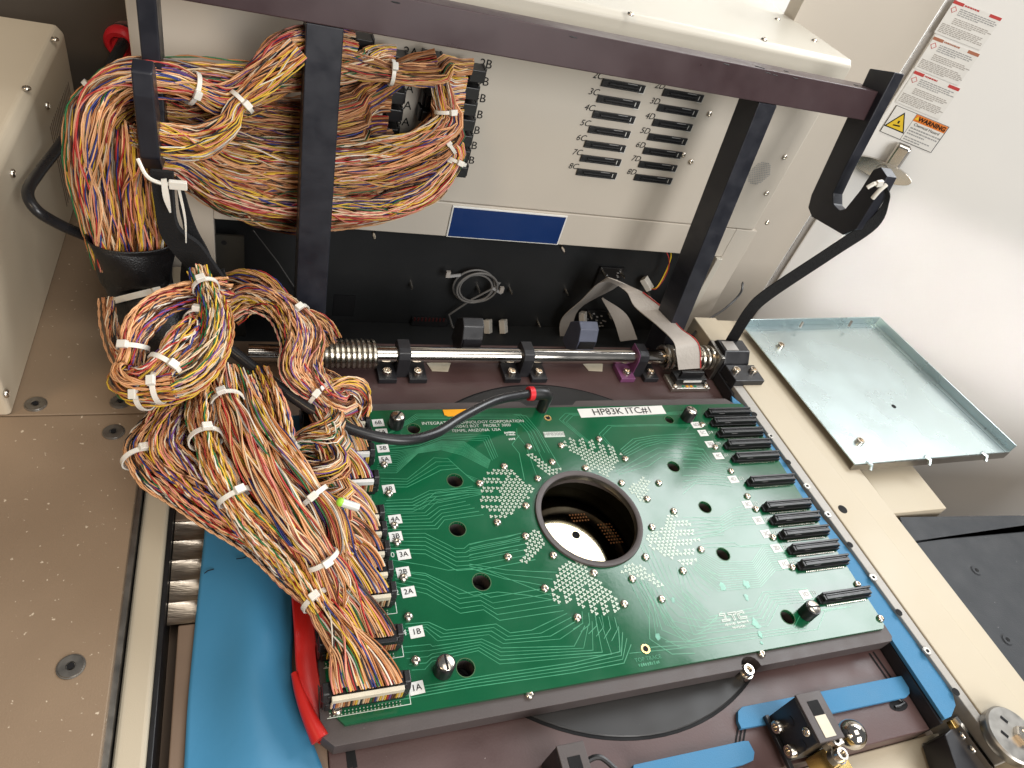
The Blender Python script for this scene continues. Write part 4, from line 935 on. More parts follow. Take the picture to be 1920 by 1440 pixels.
for p in ((1561,1390),(1573,1417)):
    q = PZ(*p, .0165); MB().cyl(V(q.x, q.y, .0101), q, .0062, 16).build('bolt_collar', K['dull'], t, smooth=True); screw_at(ME_CAP, 'screw', t, q)
kb = PZ(1597,1377,.002); MB().ball(kb, .0112, 24, 16).build('ball_knob', K['steel'], t, smooth=True)
MB().cyl(V(x1+.012, kb.y-.002, -.006), kb, .0045, 12).build('knob_stem', K['dull'], t, smooth=True)
# small latch at the bottom edge
A1 = PZ(1070,1425,-.01); t = clamp_thing(A1, 'small black latch block with a slot at the bottom edge', False)
x0, x1, ya, yb, zt_ = -.1040, -.0835, -.218, -.1845, .0120
MB().box(x0, x1, ya, yb, -.0218, zt_).build('clamp_body', K['black'], t, bevel=.0006)
fp = MB().box(x0+.0004, x1+.0005, ya-.001, yb+.0005, zt_+.0001, zt_+.0022).build('top_plate', K['support'], t, bevel=.0005)
MB().box(x0+.0058, x1-.0052, -.2060, -.1925, zt_+.0023, zt_+.0025).build('window', K['ink'], fp)
MB().tube(catmull([V(x1,-.196,.002), V(x1+.010,-.194,.005), V(x1+.018,-.199,.005), V(x1+.034,-.220,.001)], 5), .0020, 8).build('lever_rod', K['plastic'], t, smooth=True)
MB().tube([V(x0,-.200,-.006), V(x0-.03,-.203,-.014)], .0022, 8).build('lever_rod', K['plastic'], t, smooth=True)
# ------------------------------------------------------------------ dial and bracket at lower right
c = PZ(1900,1378,.010); t = thing('round_dial', V(c.x,c.y,0), 'round steel dial with slots at the lower right corner', 'dial')
mb = MB(); mb.lathe((c.x,c.y,.0012), (0,0,1), [(.0225,0),(.0235,.002),(.0235,.0085),(.0220,.0100),(.0,.0100)], 48, cap=False); mb.build('disc', K['dull'], t, smooth=True)
mb = MB(); mb.lathe((c.x+.006,c.y-.003,.0113), (0,0,1), [(.0082,0),(.0082,.004),(.007,.005),(.0045,.005),(.004,.003)], 6); mb.build('hex_nut', K['screw'], t)
for dx, dy in ((.000,.012),(-.010,.002)): MB().obox(V(c.x+dx,c.y+dy,.0114), (.0012,.0007,0), (-.0016,.0028,0), (0,0,.0001)).build('slot', K['ink'], t)
br = thing('black_bracket', PZ(1800,1420,-.03), 'black bracket with two silver screws in front of the rail', 'bracket')
q = [PZ(*p, -.012) for p in ((1772,1377),(1783,1367),(1803,1362),(1868,1442),(1880,1470),(1810,1490))]
MB().prism(q, (0,0,-.03)).build('bracket', K['black'], br, bevel=.001)
for p in ((1805,1378),(1824,1404)): screw_at(ME_SCREW, 'screw', br, PZ(*p, -.012))
q = [PZ(*p, -.010) for p in ((1782,1350),(1795,1346),(1810,1362),(1792,1366))]
MB().prism(q, (0,0,-.006)).build('brass_block', K['brass'], br, bevel=.0006)
pq = [PZ(*p, -.006) for p in ((1790,1345),(1795,1343),(1866,1438),(1861,1440))]
MB().prism(pq, (0,0,-.010)).build('guide_strip', K['steel'], br)
# ------------------------------------------------------------------ door handle and stickers
def PD_(px, py, off=.0008):
    d = ray(px, py); s = ((seam+DN*off)-CAM).dot(DN)/d.dot(DN); return CAM+d*s
hd = thing('door_handle', PD_(1655,310), 'chrome oval door handle plate with keyhole on the white door', 'handle')
c = PD_(1653,318,.012)
vs = []
ring = [(c+DD*(.046*math.cos(a)*(1 if abs(math.cos(a))<.8 else 1))+V(0,0,.013*math.sin(a))) for a in [i*math.pi/16 for i in range(32)]]
MB().prism(ring, DN*.006).build('plate', K['steel'], hd, bevel=.002)
c2 = PD_(1680,295,.001); MB().obox(c2+DN*.008, DD*.011, V(0,0,.022), DN*.008).build('lever', K['steel'], hd, bevel=.004, seg=3)
mb = MB(); mb.lathe(c+DN*.0062, DN, [(.0095,0),(.0095,.002),(.0080,.002),(.0078,.0004)], 20, cap=False); mb.build('lock_ring', K['dull'], hd, smooth=True)
MB().obox(c+DN*.0066, DD*.0010, V(0,0,.0045), DN*.0003).build('keyhole', K['ink'], hd)
def on_door(p00, p10, p01, off=.0012):
    """rectangle on the door from its top-left, top-right and bottom-left corners"""
    a, b, c = PD_(*p00, off), PD_(*p10, off), PD_(*p01, off)
    w = (b-a).dot(DD); h = a.z-c.z; return a, w, h
def rect(parent, name, a, u0, u1, v0, v1, m, off=.0002):
    p = a+DD*((u0+u1)/2)+V(0,0,-(v0+v1)/2)+DN*off
    return MB().obox(p, DD*((u1-u0)/2), V(0,0,(v1-v0)/2), DN*.00006).build(name, m, parent)
def bars(parent, a, u0, u1, v0, v1, n, m, seed, cover=.8):
    mb = MB(); r = random.Random(seed)
    for i in range(n):
        v = v0+(v1-v0)*(i+.5)/n; h = (v1-v0)/n*.24; u = u0
        end = u0+(u1-u0)*(1 if i < n-1 else .6)*(1-.15*r.random())
        while u < end:
            w = (u1-u0)*(.03+.08*r.random()); p = a+DD*(u+w/2)+V(0,0,-v)+DN*.0003
            mb.obox(p, DD*(w/2), V(0,0,h), DN*.00003); u += w+(u1-u0)*.018
    return tag(mb.build('small_print', m, parent), kind='stuff')
a, w, h = on_door((1681,197),(1779,238),(1653,245))
a = PD_(1681,197,.0012); w = (PD_(1779,240,.0012)-a).dot(DD); h = (PD_(1681,197,.0012)-PD_(1652,247,.0012)).z
t = thing('warning_sticker', a, 'white warning sticker with yellow triangle and orange WARNING header', 'sticker')
rect(t, 'sticker', a, 0, w, 0, h, K['ink'], 0); rect(t, 'paper', a, w*.012, w*.988, h*.015, h*.985, K['white'], .0001)
rect(t, 'orange_band', a, w*.40, w*.985, h*.02, h*.26, K['orangeprint'], .00022)
rect(t, 'divider', a, w*.392, w*.398, h*.02, h*.98, K['ink'], .00022)
text('WARNING', t, a+DD*(w*.72)+V(0,0,-h*.145)+DN*.0003, DD, (0,0,1), h*.205, K['ink'], bold=.0003)
text('Chemical Hazard', t, a+DD*(w*.69)+V(0,0,-h*.35)+DN*.0003, DD, (0,0,1), h*.135, K['ink'])
bars(t, a, w*.43, w*.95, h*.44, h*.74, 3, K['greyprint'], 1); bars(t, a, w*.43, w*.95, h*.78, h*.95, 2, K['greyprint'], 2)
def tri(parent, c, r, m, off, name):
    pts = [c+DD*(r*math.sin(x))+V(0,0,r*math.cos(x))+DN*off for x in (0, 2.0944, 4.1888)]
    return MB().prism(pts, DN*.00006).build(name, m, parent)
tc = a+DD*(w*.20)+V(0,0,-h*.55)
tri(t, tc, h*.44, K['ink'], .00025, 'triangle_border'); tri(t, tc, h*.36, K['yellow'], .00035, 'triangle')
MB().obox(tc+DN*.0005+V(0,0,-h*.06), DD*(h*.12)+V(0,0,h*.02), V(0,0,h*.025), DN*.00004).build('hand_symbol', K['ink'], t)
MB().obox(tc+DN*.0005+V(0,0,h*.07), DD*(h*.03), V(0,0,h*.05), DN*.00004).build('drop_symbol', K['ink'], t)
tri(t, a+DD*(w*.445)+V(0,0,-h*.15), h*.085, K['yellow'], .00032, 'header_triangle')
def notice(p00, p10, p01, m, label, seed):
    a = PD_(*p00, .0010); w = (PD_(*p10, .0010)-a).dot(DD); h = (a-PD_(*p01, .0010)).z
    t = thing('safety_notice', a, label, 'sticker', 'safety notices above the warning sticker')
    rect(t, 'sticker', a, 0, w, 0, h, K['white'], 0)
    rect(t, 'header_band', a, 0, w*.22, 0, h*.09, m, .0002); rect(t, 'header_band', a, w*.76, w, 0, h*.09, m, .0002)
    bars(t, a, w*.24, w*.74, h*.0, h*.09, 1, m, seed+9)
    bars(t, a, w*.20, w*.97, h*.14, h*.36, 4, K['greyprint'], seed); bars(t, a, w*.20, w*.95, h*.42, h*.62, 4, K['grey'], seed+1)
    bars(t, a, w*.04, w*.95, h*.66, h*.94, 6, K['grey'], seed+2)
    d = a+DD*(w*.09)+V(0,0,-h*.24)+DN*.0003
    MB().obox(d, (DD+V(0,0,1))*(h*.05), (DD-V(0,0,1))*(h*.05), DN*.00004).build('diamond_symbol', K['redprint'], t)
    MB().obox(d+DN*.0001, (DD+V(0,0,1))*(h*.038), (DD-V(0,0,1))*(h*.038), DN*.00004).build('diamond_inner', K['white'], t)
notice((1790,0),(1880,33),(1757,63), K['redprint'], 'topmost safety notice with a faded red header on the door', 11)
notice((1752,68),(1838,101),(1715,128), K['brownprint'], 'middle safety notice with a brown header on the door', 22)
notice((1716,132),(1798,170),(1684,193), K['redprint'], 'lower safety notice with a red header above the warning sticker', 33)

# added narrow area lamp standing in for the daylight patch on the door
pc = PD_(1815,575); sdir = (DN*.72+V(0,0,.69)).normalized()
patch_lamp = area('daylight_patch_lamp', pc+sdir*1.6, pc, .44, .15, .09, (1, .98, .95)); patch_lamp.data.spread = math.radians(3)
# ================================================================== WIRES
PAL = [((.78,.43,.22),12),((.68,.34,.15),10),((.50,.19,.06),8),((.78,.50,.05),8),((.78,.60,.40),8),((.76,.69,.58),5),((.035,.045,.20),4),((.44,.035,.03),3.8),((.02,.15,.05),2.5),((.17,.07,.27),1.6),((.13,.045,.02),6),((.022,.02,.02),3),((.74,.27,.20),4),((.36,.33,.31),1)]
PAL_SHADE = [((.62,.32,.15),11),((.48,.20,.08),12),((.30,.10,.035),12),((.58,.35,.05),4),((.66,.52,.36),4),((.03,.04,.2),2),((.38,.025,.02),3),((.03,.11,.04),1.2),((.13,.05,.18),1.2),((.09,.03,.017),8),((.018,.018,.018),3)]  # browner palette, shade of the upper bundles darkened into the wire colours
def pal(p):
    c = np.array([x[0] for x in p]); w = np.array([x[1] for x in p], float); return c, w/w.sum()
def resample(ctrl, ds):
    pts = np.array(catmull(ctrl, 14)); seg = np.linalg.norm(np.diff(pts[:, :3], axis=0), axis=1); s = np.r_[0, np.cumsum(seg)]
    n = max(8, int(s[-1]/ds)); t = np.linspace(0, s[-1], n)
    return np.stack([np.interp(t, s, pts[:, k]) for k in range(pts.shape[1])], 1), t
def frames(c, hint=(0,0,1)):
    T = np.gradient(c, axis=0); T /= np.linalg.norm(T, axis=1)[:, None]+1e-12
    N = np.zeros_like(T); n = np.array(hint, float); n -= T[0]*n.dot(T[0])
    if np.linalg.norm(n) < 1e-3: n = np.array([1., .3, .1]); n -= T[0]*n.dot(T[0])
    n /= np.linalg.norm(n)
    for i in range(len(c)):
        n = n-T[i]*n.dot(T[i]); n /= np.linalg.norm(n)+1e-12; N[i] = n
    return T, N, np.cross(T, N)
def smooth_noise(rng, n, m, k):
    """m smooth random curves of n samples with k knots"""
    kn = rng.normal(0, 1, (m, k+3)); t = np.linspace(0, k, n); i = np.floor(t).astype(int).clip(0, k-1); f = t-i
    f2 = f*f*(3-2*f); return kn[:, i]*(1-f2)+kn[:, i+1]*f2
def bundle(name, label, ctrl, pairs=26, end=None, start=None, ties=(), palette=PAL, wr=.00062, pitch=.018, seed=0, swirl=1.2, group='wire bundles', parent=None, fanlen=.05, loose=.07, mult=1.7, ds=None, tie_mat='nylon', cat='wire bundle'):
    """ctrl: (x,y,z,radius); end/start: (centre, direction, half width, row offset) of a connector edge where the wires line up"""
    ds = ds or min(.0042, pitch/5); rng = np.random.default_rng(seed+17); pairs = int(pairs*mult)
    P, s = resample([(*p[:3], p[3]) for p in ctrl], ds or pitch/5.0)
    c, R = P[:, :3], P[:, 3]; n = len(c); Lt = s[-1]
    for tt in ties: R = R*(1-.22*np.exp(-((s-tt*Lt)/.012)**2))
    T, N, B = frames(c)
    C, w = pal(palette); nw = pairs*2; w = w*rng.uniform(.62, 1.38, len(w)); w = w/w.sum()
    rho = np.sqrt(rng.uniform(.12, 1, pairs)); ph0 = rng.uniform(0, 2*np.pi, pairs)
    k = max(3, int(Lt/.055))
    ph = ph0[:, None]+swirl*(s/.25)[None]*rng.choice([1, 1, -.3])+.55*smooth_noise(rng, n, pairs, k)
    rh = (rho[:, None]+loose*smooth_noise(rng, n, pairs, k+2))
    rh = np.clip(rh, .05, 1.25)
    base = c[None]+(R[None]*rh)[..., None]*(np.cos(ph)[..., None]*N[None]+np.sin(ph)[..., None]*B[None])
    tw = np.ones(n)
    order = np.argsort(rng.uniform(size=pairs))
    for spec, at_end in ((end, True), (start, False)):
        if spec is None: continue
        cen, dr, hwid, row = spec; dr = np.array(dr, float); dr /= np.linalg.norm(dr); row = np.array(row, float)
        d = (Lt-s) if at_end else s
        wgt = np.clip(1-d/fanlen, 0, 1); wgt = wgt*wgt*(3-2*wgt)
        # order wires by lateral position so they cross little
        lat = (base[:, -1 if at_end else 0]-np.array(cen)) @ dr
        rank = np.empty(pairs); rank[np.argsort(lat)] = np.arange(pairs)
        tgt = np.array(cen)[None]+dr[None]*((rank/(pairs-1)*2-1)*hwid)[:, None]+row[None]*(rng.integers(0, 2, pairs)[:, None])
        straight = tgt[:, None]-(d[None, :, None]*T[-1 if at_end else 0][None, None]*(1 if at_end else -1))
        base = base*(1-wgt[None, :, None])+straight*wgt[None, :, None]
        wg2 = np.clip(1-d/(fanlen*2.2), 0, 1); wg2 = wg2*wg2*(3-2*wg2); tw = tw*(1-.9*wg2)
    om = 2*np.pi/pitch*rng.uniform(.85, 1.2, pairs); p0 = rng.uniform(0, 2*np.pi, pairs)
    th = om[:, None]*s[None]+p0[:, None]
    spread = 1.0+.5*(1-tw)[None]
    thm = np.cumsum(np.gradient(th, axis=1)*np.clip(tw*1.1-.1, .08, 1)[None], axis=1)+p0[:, None]
    off = wr*1.02*spread[..., None]*(np.cos(thm)[..., None]*N[None]+np.sin(thm)[..., None]*B[None])
    wires = np.concatenate([base+off, base-off], 0)       # (2*pairs, n, 3)
    cols = C[rng.choice(len(C), nw, p=w)]*rng.uniform(.75, 1.15, (nw, 1))
    SD = 4
    a = np.arange(SD)*2*np.pi/SD+.4
    ring = np.cos(a)[None, :, None]*N[:, None]+np.sin(a)[None, :, None]*B[:, None]       # n, SD, 3
    V_ = wires[:, :, None]+wr*ring[None]                 # nw, n, SD, 3
    nv = nw*n*SD
    i = np.arange(n-1)[:, None]; j = np.arange(SD)[None]; q = np.stack([i*SD+j, i*SD+(j+1) % SD, (i+1)*SD+(j+1) % SD, (i+1)*SD+j], -1).reshape(-1, 4)
    F = (q[None]+(np.arange(nw)*n*SD)[:, None, None]).reshape(-1, 4)
    me = bpy.data.meshes.new('wires'); me.vertices.add(nv); me.vertices.foreach_set('co', V_.reshape(-1).astype(np.float32))
    nf = len(F); me.loops.add(nf*4); me.loops.foreach_set('vertex_index', F.reshape(-1).astype(np.int32)); me.polygons.add(nf)
    me.polygons.foreach_set('loop_start', np.arange(0, nf*4, 4, dtype=np.int32)); me.polygons.foreach_set('use_smooth', np.ones(nf, bool))
    me.update()
    at_ = me.attributes.new('wire', 'FLOAT_COLOR', 'POINT'); cc = np.ones((nw, n*SD, 4), np.float32); cc[..., :3] = cols[:, None]; at_.data.foreach_set('color', cc.reshape(-1))
    me.materials.append(K['wire'])
    if parent is None:
        lo = c[np.argmin(c[:, 2])]; parent = thing(name, Vector(lo), label, cat, group)
    o = put('wires', me, None, parent); o['kind'] = 'stuff'
    for tt in ties:
        i = min(n-2, max(1, int(tt*n))); zip_tie(parent, Vector(c[i]), Vector(T[i]), Vector(N[i]), Vector(B[i]), float(R[i])*1.10+.0012, seed+i, tie_mat)
    return parent
def zip_tie(parent, c, t, n, b, r, seed=0, m='nylon', wide=.0017):
    rd = random.Random(seed); ns = 22; vs = []; fs = []
    # head towards the camera side
    tc_ = (CAM-c).normalized(); a0 = math.atan2(tc_.dot(b), tc_.dot(n))+rd.uniform(-.7, .7)
    for i in range(ns):
        a = 2*math.pi*i/ns; e = n*math.cos(a)+b*math.sin(a)
        for (dr, dt) in ((0,-wide),(0,wide),(.0011,wide),(.0011,-wide)): vs.append(c+e*(r+dr)+t*dt)
    for i in range(ns):
        i2 = (i+1) % ns
        for j in range(4): fs.append((4*i+j, 4*i+(j+1) % 4, 4*i2+(j+1) % 4, 4*i2+j))
    mb = MB(); mb.add(vs, fs); o = mb.build('zip_tie', K[m], parent, smooth=True)
    e = n*math.cos(a0)+b*math.sin(a0); f = n*-math.sin(a0)+b*math.cos(a0)
    MB().obox(c+e*(r+.0026), e*.0021, f*.0034, t*.0027).build('tie_head', K[m], o, bevel=.0006)
    return o
# plug on a left board socket: part of its bundle
def plug_parts(parent, y, strip='strip', num=None, lift=.010):
    x = -.2252; z = lift+.0003
    MB().box(x-.0265, x+.0265, y-.0060, y+.0050, z, z+.0085).build('plug', K['plastic'], parent, bevel=.0006)
    o = parent
    rng = random.Random(int(y*1e4)+500); C, w = pal(PAL)
    # colour bars: the row of crimped wire ends on the plug's front face
    n = 30
    me = MB(); cols = []
    for i in range(n):
        xx = x-.0235+i*(.047/(n-1)); me.tube([(xx, y-.0080, z-.0045), (xx, y-.0082, z+.0055)], .00074, 5); cols.append(C[np.random.default_rng(i*7+int(y*1e4)+3000).choice(len(C), p=w)])
    m = me.mesh('wire_ends', True); m.materials.append(K['wire']); at_ = m.attributes.new('wire', 'FLOAT_COLOR', 'POINT')
    cc = np.ones((len(m.vertices), 4), np.float32); per = len(m.vertices)//n
    for i in range(n): cc[i*per:(i+1)*per, :3] = cols[i]
    at_.data.foreach_set('color', cc.reshape(-1)); o2 = put('wire_ends', m, None, parent); o2['kind'] = 'stuff'
    MB().box(x-.0240, x+.0240, y-.0094, y-.0062, z+.0060, z+.0110).build('strain_bar', K[strip], parent, bevel=.0004)
    for s in (-1, 1):
        MB().prism([(x+s*.0272-.0022,y-.0070,z-.008),(x+s*.0272-.0022,y-.0070,z+.004),(x+s*.0272-.0022,y-.0040,z+.0100),(x+s*.0272-.0022,y+.0040,z+.0100),(x+s*.0272-.0022,y+.0050,z-.008)], (.0044,0,0)).build('latch', K['plastic'], parent, bevel=.0006)
def pz(*a): return tuple(PZ(a[0], a[1], a[2]))+(a[3],)
def py(*a): return tuple(PY(a[0], a[1], a[2]))+(a[3],)
XC = -.2252
def endspec(y): return ((XC, y-.0045, .0205), (1,0,0), .0225, (0,.003,.0006))
def lower(idx, label, pts, ties, pairs=34, strip='strip', seed=None, loose=.07, up=.016, back=.016, direct=False, fan=.042, **kw):
    y = LY[idx]
    ctrl = [pz(p[0], p[1], p[2], p[3]*.80) for p in pts] + [(XC-.018, y+back, .0205+up+.005, .0098), (XC-.004, y+.005, .0205+up*.45, .0115), (XC, y-.0045, .0205, .0145)]
    if direct: ctrl = [pz(p[0], p[1], p[2], p[3]*.84) for p in pts] + [(XC-.009, y+.018, .0300, .0120), (XC, y-.0045, .0205, .0140)]
    t = bundle('wire_bundle', label, ctrl, pairs=pairs, end=endspec(y), ties=ties, seed=idx if seed is None else seed, fanlen=fan, loose=loose, mult=1.6, group='wire bundles plugged into the board', **kw)
    plug_parts(t, y, strip); return t
lower(0, 'wire bundle with plug 1A nearest the front of the board', [(345,742,.058,.013),(296,795,.058,.014),(258,845,.055,.014),(285,888,.052,.0135),(330,915,.050,.014),(400,962,.046,.0145),(480,1010,.042,.0145),(545,1068,.038,.0145),(585,1113,.036,.013)], (.22,.77), pairs=36, direct=True, fan=.046)
lower(1, 'straight wire bundle with plug 1B tied at the centre', [(415,700,.078,.014),(428,760,.084,.0145),(470,850,.086,.0145),(520,930,.078,.0145),(565,1000,.066,.0145),(597,1037,.058,.0135)], (.16,.73), pairs=36, strip='plastic', direct=True, fan=.046, pitch=.06)
lower(2, 'straight wire bundle with plug 2A beside the splice cap', [(435,705,.070,.014),(480,790,.078,.0145),(530,860,.078,.0145),(577,917,.068,.013),(618,972,.056,.0145)], (.62,), pairs=36, direct=True, fan=.046, pitch=.06)
lower(3, 'wire bundle with plug 2B half hidden under the tied centre bundle', [(455,710,.045,.013),(520,860,.036,.0135),(580,985,.030,.0135),(625,1005,.038,.0140)], (), pairs=32, up=.012, pitch=.05)
lower(4, 'wire bundle with plug 3A curving from under the centre bundles', [(460,715,.045,.013),(530,860,.036,.0135),(590,965,.032,.0135),(635,980,.040,.0140)], (), pairs=32, up=.013, pitch=.05)
lower(5, 'wire bundle with plug 3B curving below the splice cap', [(470,720,.045,.013),(540,860,.036,.0135),(595,945,.034,.0135),(640,955,.042,.0140)], (), pairs=32, up=.014, pitch=.05)
lower(6, 'wire bundle with plug 4A under the green capped splice', [(480,730,.042,.013),(540,850,.036,.014),(590,925,.038,.0145),(640,925,.046,.0145)], (), pairs=32, up=.016, pitch=.05)
lower(7, 'wire bundle arching into the white strip plug 4B', [(470,760,.035,.013),(520,870,.034,.014),(575,890,.048,.0145),(630,875,.054,.0150)], (), pairs=34, strip='white', up=.020)
lower(8, 'wire bundle arching into plug 5A under the air hose', [(480,750,.028,.013),(530,850,.028,.014),(580,840,.044,.0145),(630,830,.052,.0150)], (), pairs=34, strip='white', up=.020)
lower(9, 'wire bundle with plug 5B tied beneath the air hose', [(490,745,.030,.012),(528,838,.030,.013),(575,822,.044,.0125),(625,795,.052,.014)], (.42,), pairs=30, strip='white', up=.014)
lower(10, 'wire bundle with plug 6A from the arch over the spring', [(430,590,.070,.014),(470,560,.088,.015),(525,580,.090,.0155),(555,640,.082,.015),(550,695,.070,.013),(590,735,.058,.0135),(630,765,.050,.014)], (.62,), pairs=38, up=.012)
lower(11, 'wire bundle with plug 6B looping beside the coil spring', [(500,560,.085,.013),(548,580,.090,.013),(585,625,.082,.013),(580,690,.068,.0135),(610,745,.056,.0135),(645,762,.052,.014)], (.16,), pairs=34, up=.014)
# extra bundles without their own plug in view
def free(label, pts, ties=(), pairs=30, f=pz, **kw):
    return bundle('wire_bundle', label, [f(p[0], p[1], p[2], p[3]*.92) for p in pts], pairs=pairs, ties=ties, group='wire bundles tied at the left', **kw)
free('dark wire bundle hanging behind the coiled loop', [(200,560,.085,.006),(205,610,.075,.007),(220,660,.060,.008),(250,700,.050,.009),(300,740,.045,.010)], pairs=14, seed=41, palette=PAL_SHADE)
free('coiled wire loop outer turn with white zip ties', [(425,545,.112,.0110),(365,552,.122,.0115),(298,576,.128,.0120),(258,620,.125,.0118),(248,665,.116,.0105),(244,690,.108,.012),(236,712,.108,.012),(268,728,.112,.012),(330,722,.118,.0125)], (.60,.93), pairs=32, seed=42)
free('coiled wire loop inner turn beside the air hose', [(372,508,.135,.0085),(388,545,.132,.010),(407,600,.130,.0112),(402,655,.124,.0115),(366,705,.116,.0120),(310,732,.110,.0125),(262,738,.104,.012),(245,722,.098,.011)], (.13,.86), pairs=32, seed=43)
free('thick diagonal wire bundle in the middle of the loop', [(376,596,.118,.0095),(348,632,.126,.0118),(316,676,.124,.0125),(282,712,.116,.0118),(240,715,.106,.010)], (.10,.62), pairs=34, seed=44)
free('wire bundle arching down behind the loop to the shaft', [(420,535,.070,.012),(455,530,.078,.014),(500,545,.074,.014),(540,590,.060,.013),(600,610,.045,.011),(625,640,.030,.010)], (), pairs=30, seed=45, palette=PAL_SHADE)
free('short wire bundle folded over the rear connectors', [(560,690,.040,.011),(600,750,.050,.012),(650,735,.056,.0125),(675,748,.048,.012),(672,775,.034,.011)], (), pairs=26, seed=46, loose=.25)
free('wire bundle falling under the air hose', [(480,700,.060,.011),(510,760,.055,.012),(530,830,.040,.012),(545,900,.030,.012),(600,960,.026,.012),(640,1000,.022,.012)], (), pairs=26, seed=47)
free('shadowed wire bundle beneath the front bundles', [(420,760,.040,.013),(450,860,.038,.014),(520,950,.030,.014),(600,1010,.026,.014),(650,1060,.024,.013)], (), pairs=26, seed=48)
free('wire bundle emerging under the sleeve toward the rail', [(330,690,.075,.012),(345,740,.062,.013),(330,790,.050,.013),(350,860,.040,.013),(420,930,.036,.013),(500,1000,.030,.013)], (.12,), pairs=28, seed=49)
free('wire bundle between the centre bundles and the hose', [(445,715,.064,.012),(500,830,.062,.013),(550,930,.052,.013),(600,990,.040,.013),(660,1040,.030,.013)], (), pairs=28, seed=50)
free('golden brown wire bundle twisted along the front bundle', [(395,705,.074,.013),(378,775,.080,.0135),(393,846,.082,.012),(425,905,.077,.013),(447,945,.072,.012),(490,1000,.060,.013),(540,1050,.050,.013),(578,1100,.042,.0115),(605,1140,.034,.010)], (.33,.55), pairs=28, seed=51)
free('wire bundle with white tie beside the golden bundle', [(352,738,.060,.012),(318,800,.066,.0125),(312,850,.066,.0125),(360,895,.062,.013),(440,958,.054,.013),(510,1020,.044,.013),(560,1075,.036,.012)], (), pairs=28, seed=52)
# ------------------------------------------------------------------ sleeve
sl = thing('cable_sleeve', PY(290,660,.18), 'black woven cable sleeve around the hanging wire trunk', 'sleeve')
scl = [(246,440,.236,.0320),(248,456,.235,.0315),(254,490,.232,.0300),(261,525,.228,.0275),(268,552,.222,.0255),(285,590,.210,.0290),(310,640,.195,.0280),(345,690,.180,.0220)]
cl = np.array(catmull([py(*p) for p in scl], 8)); T, N, B = frames(cl[:, :3], (1,0,0)); vs = []; fs = []; m_ = 36; rd = np.random.default_rng(2)
for i in range(len(cl)):
    for k in range(m_):
        a = 2*math.pi*k/m_; wv = 1+.05*math.sin(3*a+i*.22)+.035*math.sin(5*a-i*.35)*(1 if i > 22 else .3)
        e = N[i]*math.cos(a)+B[i]*math.sin(a); vs.append(tuple(cl[i, :3]+e*cl[i, 3]*wv))
for i in range(len(cl)-1):
    for k in range(m_): fs.append((i*m_+k, i*m_+(k+1) % m_, (i+1)*m_+(k+1) % m_, (i+1)*m_+k))
mb = MB(); mb.add(vs, fs); o = mb.build('sleeve', K['fabric'], sl, smooth=True); s_ = o.modifiers.new('solid', 'SOLIDIFY'); s_.thickness = .0012
i = 32; zip_tie(sl, Vector(cl[i, :3]), Vector(T[i]), Vector(N[i]), Vector(B[i]), float(cl[i, 3])*1.07, 3, 'nylon', .0026)
# ------------------------------------------------------------------ upper bundles: trunk through the left hook to the cabinet plugs
def trunk(dx, dy, rr):
    """hanging part: from the sleeve up and over the left hook"""
    return [py(252+dx*.8, 500, .235+dy, rr), py(240+dx, 430, .238+dy, rr), py(222+dx*1.1, 340, .245+dy, rr), py(218+dx*1.15, 260, .248+dy, rr)]
def cab(px, pyy, y=YP): return PY(px, pyy, y)
ME_CP = MB().box(-.0075,.0075,-.020,-.0005,-.0060,.0060).mesh('plug'); ME_CP.materials.append(K['plastic'])
ME_CL = MB().box(.0076,.0100,-.015,-.0005,-.0066,.0066).mesh('latch'); ME_CL.materials.append(K['plastic'])
ME_CS = MB().box(-.0210,-.0103,-.0150,-.0060,-.0045,.0020).mesh('strain_bar'); ME_CS.materials.append(K['strip'])
def upper(label, dx, dy, rr, mid, conn, ties, pairs=30, seed=0, palette=PAL_SHADE, side=1):
    """mid: control points in front of the panel; conn: pixel of the plug centre on the panel"""
    ctrl = trunk(dx, dy, rr)+[py(*p) for p in mid]
    end = None
    if conn:
        c = PY(*conn, YP-.024); ctrl += [(c.x-.030, c.y-.012, c.z-.004*side, .009), (c.x-.012, c.y-.004, c.z, .010), (c.x, c.y, c.z, .010)]
        end = ((c.x, c.y+.002, c.z), (0,0,1), .0060, (0,.001,.001))
    t = bundle('wire_bundle', label, ctrl, pairs=pairs, end=end, ties=ties, seed=seed+100, palette=palette, pitch=.036, fanlen=.035, group='wire bundles plugged into the cabinet', wr=.00062, ds=.0060, loose=.08)
    if conn:
        c = PY(*conn, YP-.0005)
        put('plug', ME_CP, None, t, loc=c, bevel=.0006); put('latch', ME_CL, None, t, loc=c, bevel=.0005); put('latch', ME_CL, None, t, loc=c-V(.0176,0,0), bevel=.0005); put('strain_bar', ME_CS, None, t, loc=c)
    return t
over = lambda x, y, d, r: (x, y, d, r)
upper('upper wire bundle rising behind the left upright to plug 1A', -40, -.012, .0125, [(185,195,.250,.0125),(235,155,.258,.0125),(330,155,.270,.013),(420,185,.280,.012),(480,150,.292,.013),(530,95,.300,.013),(590,75,.310,.012),(660,80,.325,.011)], None, (.58,), seed=1, palette=PAL)
upper('topmost wire bundle running to cabinet plug 2A', -55, .0, .0120, [(165,200,.262,.012),(230,145,.275,.012),(330,140,.295,.013),(470,150,.310,.013),(600,140,.325,.012),(680,120,.335,.011)], (742,103), (.36,), seed=2, palette=PAL)
upper('tied wire bundle sagging to cabinet plug 2B', -30, .01, .0120, [(200,205,.262,.012),(250,180,.280,.012),(350,190,.300,.013),(480,170,.315,.013),(600,120,.325,.0125),(690,128,.330,.011),(760,140,.332,.010),(825,138,.340,.011)], (887,128), (.80,), seed=3, side=-1)
